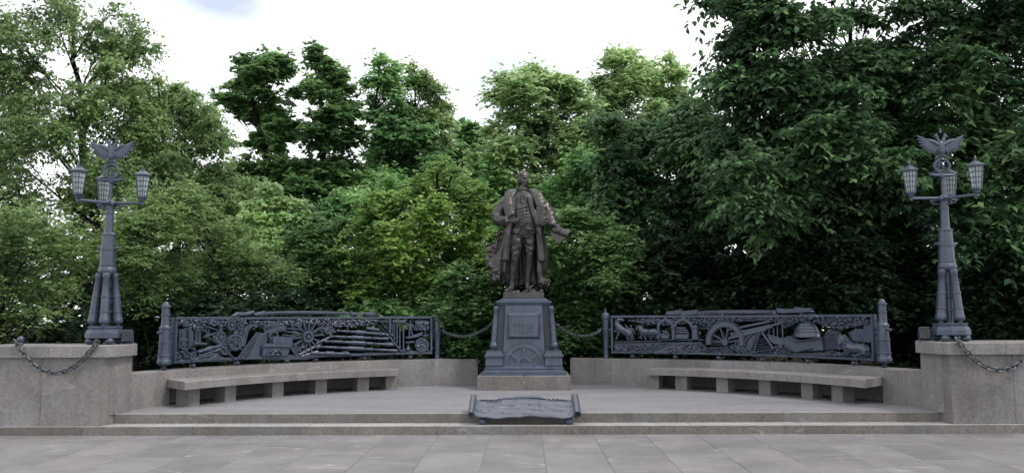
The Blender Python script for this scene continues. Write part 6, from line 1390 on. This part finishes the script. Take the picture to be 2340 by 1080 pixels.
# --- right, large leaved and dark
BIG = dict(leaf=.15, aspect=.5, per=16, droop=.65, up=.7, six=True, shell=.75, wob=.3, layer=.0, spray=2.1, sprig=.2)
tree('elm_tree', 'dark green large leaved tree in front of the rounded tree', 'tree', (3.9, 20.5, .2),
  [(2.55,20.00,5.76,0.59), (3.17,20.00,5.97,0.53), (3.91,20.00,6.33,0.49), (2.07,20.00,5.03,0.51), (2.84,20.00,4.92,0.62), (3.79,20.00,5.43,0.68), (4.28,20.00,4.70,0.62), (3.45,20.00,4.39,0.57), (1.96,20.00,4.30,0.45), (4.42,20.00,5.85,0.53), (2.62,20.00,4.08,0.51), (2.14,20.00,6.08,0.35)],
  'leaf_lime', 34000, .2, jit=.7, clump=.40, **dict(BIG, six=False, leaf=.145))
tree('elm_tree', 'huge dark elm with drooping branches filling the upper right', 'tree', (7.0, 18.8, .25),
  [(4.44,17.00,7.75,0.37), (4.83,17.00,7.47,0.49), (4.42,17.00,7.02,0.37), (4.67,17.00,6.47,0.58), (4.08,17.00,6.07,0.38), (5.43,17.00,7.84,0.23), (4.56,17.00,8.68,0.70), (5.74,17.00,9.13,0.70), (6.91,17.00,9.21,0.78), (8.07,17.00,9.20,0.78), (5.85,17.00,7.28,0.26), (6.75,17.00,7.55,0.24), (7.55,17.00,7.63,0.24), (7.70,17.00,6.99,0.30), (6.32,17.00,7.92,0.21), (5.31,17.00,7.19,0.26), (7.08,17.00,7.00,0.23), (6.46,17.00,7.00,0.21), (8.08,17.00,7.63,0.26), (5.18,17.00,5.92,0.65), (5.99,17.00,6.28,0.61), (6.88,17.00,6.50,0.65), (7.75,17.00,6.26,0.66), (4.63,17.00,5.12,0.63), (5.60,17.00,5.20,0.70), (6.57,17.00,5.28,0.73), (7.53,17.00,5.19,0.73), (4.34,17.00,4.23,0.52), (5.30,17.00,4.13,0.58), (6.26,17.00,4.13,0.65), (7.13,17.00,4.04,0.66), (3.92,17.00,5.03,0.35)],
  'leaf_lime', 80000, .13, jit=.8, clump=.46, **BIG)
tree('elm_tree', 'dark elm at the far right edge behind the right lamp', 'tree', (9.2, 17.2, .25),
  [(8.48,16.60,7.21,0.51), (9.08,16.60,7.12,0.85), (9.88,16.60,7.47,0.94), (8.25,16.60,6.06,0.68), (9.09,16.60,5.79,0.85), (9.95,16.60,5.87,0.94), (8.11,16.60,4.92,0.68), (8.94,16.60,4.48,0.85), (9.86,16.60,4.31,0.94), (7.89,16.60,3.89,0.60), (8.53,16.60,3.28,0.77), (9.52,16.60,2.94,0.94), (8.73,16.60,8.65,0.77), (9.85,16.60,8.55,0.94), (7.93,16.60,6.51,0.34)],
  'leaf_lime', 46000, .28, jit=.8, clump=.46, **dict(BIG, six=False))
tree('elm_sapling', 'leafy drooping elm bough hanging in front of the huge dark elm', 'tree', (5.9, 18.2, .3),
  [(4.37,15.60,3.52,0.35), (4.85,15.60,3.60,0.34), (3.97,15.60,3.61,0.29), (5.36,15.60,4.33,0.40), (4.87,15.60,4.17,0.40), (5.77,15.60,4.74,0.35), (5.22,15.60,4.99,0.35), (6.19,15.60,5.06,0.32), (5.97,15.60,5.56,0.29), (6.48,15.60,4.32,0.32), (4.52,15.60,3.20,0.24), (4.07,15.60,4.26,0.32)],
  'leaf_lime', 9000, .04, jit=.5, clump=.42, **dict(BIG, leaf=.15, shell=.5, hide_back=.3))
tree('dark_tree', 'dark tree deep in the shade right of the statue', 'tree', (4.2, 24, .2),
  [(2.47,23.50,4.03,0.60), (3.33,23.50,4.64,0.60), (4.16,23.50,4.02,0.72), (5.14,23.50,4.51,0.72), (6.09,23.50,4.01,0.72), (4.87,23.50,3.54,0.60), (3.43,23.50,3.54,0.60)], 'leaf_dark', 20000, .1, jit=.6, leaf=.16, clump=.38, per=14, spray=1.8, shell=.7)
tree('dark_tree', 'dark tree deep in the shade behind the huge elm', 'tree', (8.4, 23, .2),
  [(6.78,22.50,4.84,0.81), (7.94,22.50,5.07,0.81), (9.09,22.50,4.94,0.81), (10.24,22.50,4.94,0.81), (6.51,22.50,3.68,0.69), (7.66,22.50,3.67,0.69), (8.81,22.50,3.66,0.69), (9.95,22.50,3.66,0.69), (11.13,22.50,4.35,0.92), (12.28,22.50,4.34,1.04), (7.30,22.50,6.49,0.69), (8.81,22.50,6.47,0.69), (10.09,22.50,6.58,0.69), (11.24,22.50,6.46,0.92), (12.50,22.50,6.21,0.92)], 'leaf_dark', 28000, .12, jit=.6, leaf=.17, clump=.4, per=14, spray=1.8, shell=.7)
# --- understory on the right
U = 'dark understory shrubs behind the right relief'
for i, (lab, bx, by, lob, n) in enumerate((
  ('dark shrub right of the statue, under the elm', 2.9, 18.6, [(2.40,18.40,3.03,0.49), (3.05,18.40,2.74,0.59), (3.71,18.40,2.55,0.57), (2.67,18.40,2.27,0.53), (3.41,18.40,1.89,0.57), (2.28,18.40,1.62,0.47), (3.97,18.40,1.89,0.49), (2.93,18.40,1.43,0.47), (3.81,18.40,3.12,0.38)], 20000),
  ('dark shrub above the flywheel of the right relief', 4.9, 18.9, [(4.61,18.60,2.75,0.61), (5.16,18.60,2.36,0.63), (4.30,18.60,1.99,0.57), (4.95,18.60,1.70,0.53), (5.62,18.60,1.89,0.53), (5.65,18.60,2.74,0.53), (4.81,18.60,3.41,0.42)], 18000),
  ('dark shrub above the kiln of the right relief', 6.3, 17.3, [(5.76,17.00,2.47,0.58), (6.29,17.00,2.81,0.54), (6.61,17.00,2.20,0.58), (5.82,17.00,1.77,0.52), (6.50,17.00,1.60,0.49), (6.14,17.00,3.34,0.44), (5.52,17.00,2.99,0.44), (6.66,17.00,3.33,0.44), (5.99,17.00,3.95,0.38), (6.60,17.00,3.95,0.38), (6.91,17.00,2.98,0.44), (5.58,17.00,2.12,0.44), (6.10,17.00,2.20,0.44), (5.39,17.00,1.60,0.44)], 36000),
  ('dark shrub above the lion of the right relief', 8.0, 17.4, [(7.40,17.20,2.56,0.58), (7.95,17.20,2.99,0.58), (8.08,17.20,2.12,0.62), (7.37,17.20,1.77,0.53), (7.79,17.20,1.42,0.53), (7.35,17.20,3.26,0.41), (7.93,17.20,0.90,0.44), (7.51,17.20,0.99,0.35)], 18000),
  ('dark shrub beside the right lamp post', 9.7, 16.4, [(8.27,16.20,2.08,0.66), (9.01,16.20,2.24,0.75), (8.64,16.20,1.43,0.66), (9.37,16.20,1.42,0.75), (8.06,16.20,1.26,0.50)], 16000))):
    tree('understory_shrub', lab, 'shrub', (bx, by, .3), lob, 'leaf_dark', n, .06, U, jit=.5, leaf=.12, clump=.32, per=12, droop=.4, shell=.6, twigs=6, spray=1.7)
# --- shrubs in the middle
tree('hawthorn_bush', 'large yellow green hawthorn bush left of the statue', 'bush', (-1.9, 18.8, .3),
  [(-1.79,18.60,4.79,0.13), (-1.98,18.60,4.71,0.11), (-1.50,18.60,4.66,0.13), (-1.21,18.60,4.56,0.13), (-2.27,18.60,4.52,0.13), (-2.56,18.60,4.33,0.13), (-2.90,18.60,4.28,0.15), (-3.19,18.60,4.23,0.13), (-3.42,18.60,3.94,0.15), (-0.92,18.60,4.32,0.13), (-0.87,18.60,3.93,0.15), (-1.79,18.60,4.54,0.31), (-1.28,18.60,4.32,0.36), (-2.29,18.60,4.25,0.36), (-1.88,18.60,3.74,0.52), (-1.11,18.60,3.64,0.42), (-2.65,18.60,3.84,0.44), (-3.06,18.60,4.04,0.29), (-3.21,18.60,3.36,0.50), (-2.45,18.60,3.07,0.61), (-1.59,18.60,2.87,0.57), (-1.06,18.60,2.77,0.38), (-3.02,18.60,2.59,0.52), (-2.02,18.60,2.30,0.48), (-2.59,18.60,2.21,0.48), (-3.31,18.60,2.21,0.48), (-3.80,18.60,2.88,0.32)],
  'leaf_hawthorn', 55000, .09, jit=.6, wob=.55, sprig=.26, leaf=.085, aspect=.65, clump=.26, per=12, droop=.15, up=.5, shell=.6, twigs=8, spray=1.7)
tree('hawthorn_bush', 'smaller yellow green bush further left under the oaks', 'bush', (-3.9, 19.4, .3),
  [(-4.47,19.20,3.52,0.37), (-3.98,19.20,3.42,0.35), (-4.71,19.20,3.03,0.43), (-4.26,19.20,2.73,0.53), (-4.90,19.20,2.43,0.47), (-3.91,19.20,2.33,0.49), (-4.50,19.20,2.04,0.49), (-4.58,19.20,3.87,0.16), (-3.62,19.20,2.73,0.39)],
  'leaf_shrub', 34000, .07, jit=.5, wob=.55, sprig=.26, leaf=.09, clump=.27, per=12, droop=.15, up=.5, twigs=8, spray=1.7)
tree('maple_sapling', 'bright green maple sapling in front of the oak trunks', 'tree', (-5.1, 19.8, .3),
  [(-5.86,19.80,4.21,0.30), (-5.49,19.80,3.90,0.35), (-6.00,19.80,3.69,0.35), (-5.59,19.80,3.38,0.41), (-5.18,19.80,3.79,0.26), (-6.12,19.80,4.21,0.18), (-5.89,19.80,3.08,0.41), (-5.27,19.80,3.07,0.37)],
  'leaf_maple', 16000, .06, jit=.4, leaf=.13, aspect=.8, clump=.30, per=12, droop=.3, up=1.1, layer=.35, twigs=6)
tree('cotoneaster_bush', 'low light green bush with rounded leaves left of the pedestal', 'bush', (-1.2, 17.9, .3),
  [(-1.45,17.50,2.21,0.31), (-1.63,17.50,1.68,0.34), (-1.00,17.50,1.90,0.38), (-1.18,17.50,1.41,0.31), (-0.82,17.50,1.36,0.25), (-0.78,17.50,2.25,0.22), (-1.58,17.50,1.19,0.27), (-1.13,17.50,0.96,0.25), (-0.78,17.50,0.92,0.22), (-1.27,17.50,2.53,0.20)],
  'leaf_shrub', 24000, .05, jit=.3, wob=.55, sprig=.26, leaf=.085, aspect=.72, clump=.22, per=12, droop=.1, up=.5, shell=.6, twigs=9, spray=1.7)
tree('lilac_bush', 'green bush right of the statue, behind the paper roll', 'bush', (1.5, 18.3, .3),
  [(0.97,18.00,3.61,0.30), (1.43,18.00,3.37,0.39), (0.82,18.00,3.01,0.35), (1.33,18.00,2.63,0.52), (1.98,18.00,3.09,0.39), (0.82,18.00,2.31,0.33), (1.88,18.00,2.35,0.48), (1.23,18.00,1.90,0.42), (0.76,18.00,1.62,0.31), (1.68,18.00,1.44,0.41), (0.85,18.00,1.08,0.28), (1.31,18.00,0.98,0.31), (2.04,18.00,0.98,0.37), (2.38,18.00,2.35,0.31), (0.60,18.00,3.66,0.18)],
  'leaf_shrub', 46000, .07, jit=.5, wob=.55, sprig=.26, leaf=.095, aspect=.65, clump=.26, per=12, droop=.2, up=.5, twigs=8, spray=1.7)
tree('hydrangea_bush', 'broad leaved bush peeping over the top rail of the left relief', 'bush', (-2.5, 18.1, .3),
  [(-3.64,17.90,1.68,0.18), (-3.27,17.90,1.71,0.18), (-2.86,17.90,1.73,0.18), (-2.49,17.90,1.67,0.18), (-2.17,17.90,1.62,0.15), (-3.08,17.90,1.57,0.20), (-2.63,17.90,1.55,0.18)],
  'leaf_shrub', 3600, .05, jit=.05, sub=4, leaf=.15, aspect=.7, clump=.2, per=8, droop=.35, up=1.0, six=True, twigs=5, spray=1.7)
tree('understory_shrub', 'dark shrub directly behind the pedestal and the statue', 'shrub', (0, 19.6, .3),
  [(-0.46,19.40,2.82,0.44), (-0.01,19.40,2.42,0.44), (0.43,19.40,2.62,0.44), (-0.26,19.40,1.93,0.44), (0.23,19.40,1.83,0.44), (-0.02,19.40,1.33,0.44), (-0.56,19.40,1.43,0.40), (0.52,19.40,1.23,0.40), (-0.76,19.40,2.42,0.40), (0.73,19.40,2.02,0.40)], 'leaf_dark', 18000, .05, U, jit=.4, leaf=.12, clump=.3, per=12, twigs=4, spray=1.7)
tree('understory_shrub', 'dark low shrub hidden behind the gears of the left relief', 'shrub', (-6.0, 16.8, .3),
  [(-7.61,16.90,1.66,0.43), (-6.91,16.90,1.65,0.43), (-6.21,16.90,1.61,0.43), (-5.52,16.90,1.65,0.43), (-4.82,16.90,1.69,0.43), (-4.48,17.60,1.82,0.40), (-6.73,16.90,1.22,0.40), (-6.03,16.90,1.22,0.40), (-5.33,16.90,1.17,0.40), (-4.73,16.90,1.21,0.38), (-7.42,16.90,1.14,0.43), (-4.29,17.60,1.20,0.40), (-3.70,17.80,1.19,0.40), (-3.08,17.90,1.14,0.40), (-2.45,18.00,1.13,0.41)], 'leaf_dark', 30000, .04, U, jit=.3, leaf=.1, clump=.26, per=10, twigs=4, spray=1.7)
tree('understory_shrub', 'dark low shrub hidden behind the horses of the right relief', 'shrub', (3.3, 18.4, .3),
  [(2.61,18.20,0.97,0.37), (3.35,18.20,1.02,0.39), (4.09,18.20,1.01,0.39), (4.83,18.20,1.06,0.41), (5.56,18.20,1.05,0.41)], 'leaf_dark', 9000, .04, U, jit=.3, leaf=.11, clump=.28, per=10, twigs=4, spray=1.7)
# ground cover on the bed behind the wall
n = 9000; a = rng.uniform(-74, 74, n)*PI/180; rr = rng.uniform(RW+WT+.05, 9.5, n)
c = np.stack([rr*np.sin(a), CY+rr*np.cos(a), .38+rng.random(n)*.25], 1)
d = unit(rng.normal(size=(n,3))*np.array([1,1,.4])+np.array([0,0,.35])); nr = unit(rng.normal(0,.4,(n,3))+np.array([0,0,1]))
me = leaf_mesh('ground_cover', c, d, nr, rng.uniform(.06,.14,n), rng.uniform(.03,.08,n)); me.materials.append(M['leaf_dark'])
tag(link('ground_cover', me), 'low dark ground cover on the bed behind the wall', 'ground cover', kind='stuff')
# crumbs and bits of leaf along the foot of the steps
n = 240; c = np.stack([rng.uniform(-5.5,5.7,n), Y1-.01-np.abs(rng.normal(0,.05,n)), np.full(n,.006)], 1); k = rng.random(n) < .25
c[k] = np.stack([rng.uniform(-5,5,k.sum()), rng.uniform(12.9,16.0,k.sum()), np.full(k.sum(),ZP+.006)], 1)
d = unit(rng.normal(size=(n,3))*np.array([1,1,.15])); nr = unit(rng.normal(0,.3,(n,3))+np.array([0,0,1]))
me = leaf_mesh('leaf_litter', c, d, nr, rng.uniform(.012,.035,n), rng.uniform(.008,.02,n)); me.materials.append(M['litter'])
tag(link('leaf_litter', me), 'scattered crumbs and dry leaf bits along the foot of the steps', 'litter', kind='stuff')
print('LEAF TRIS', TRIS[0])
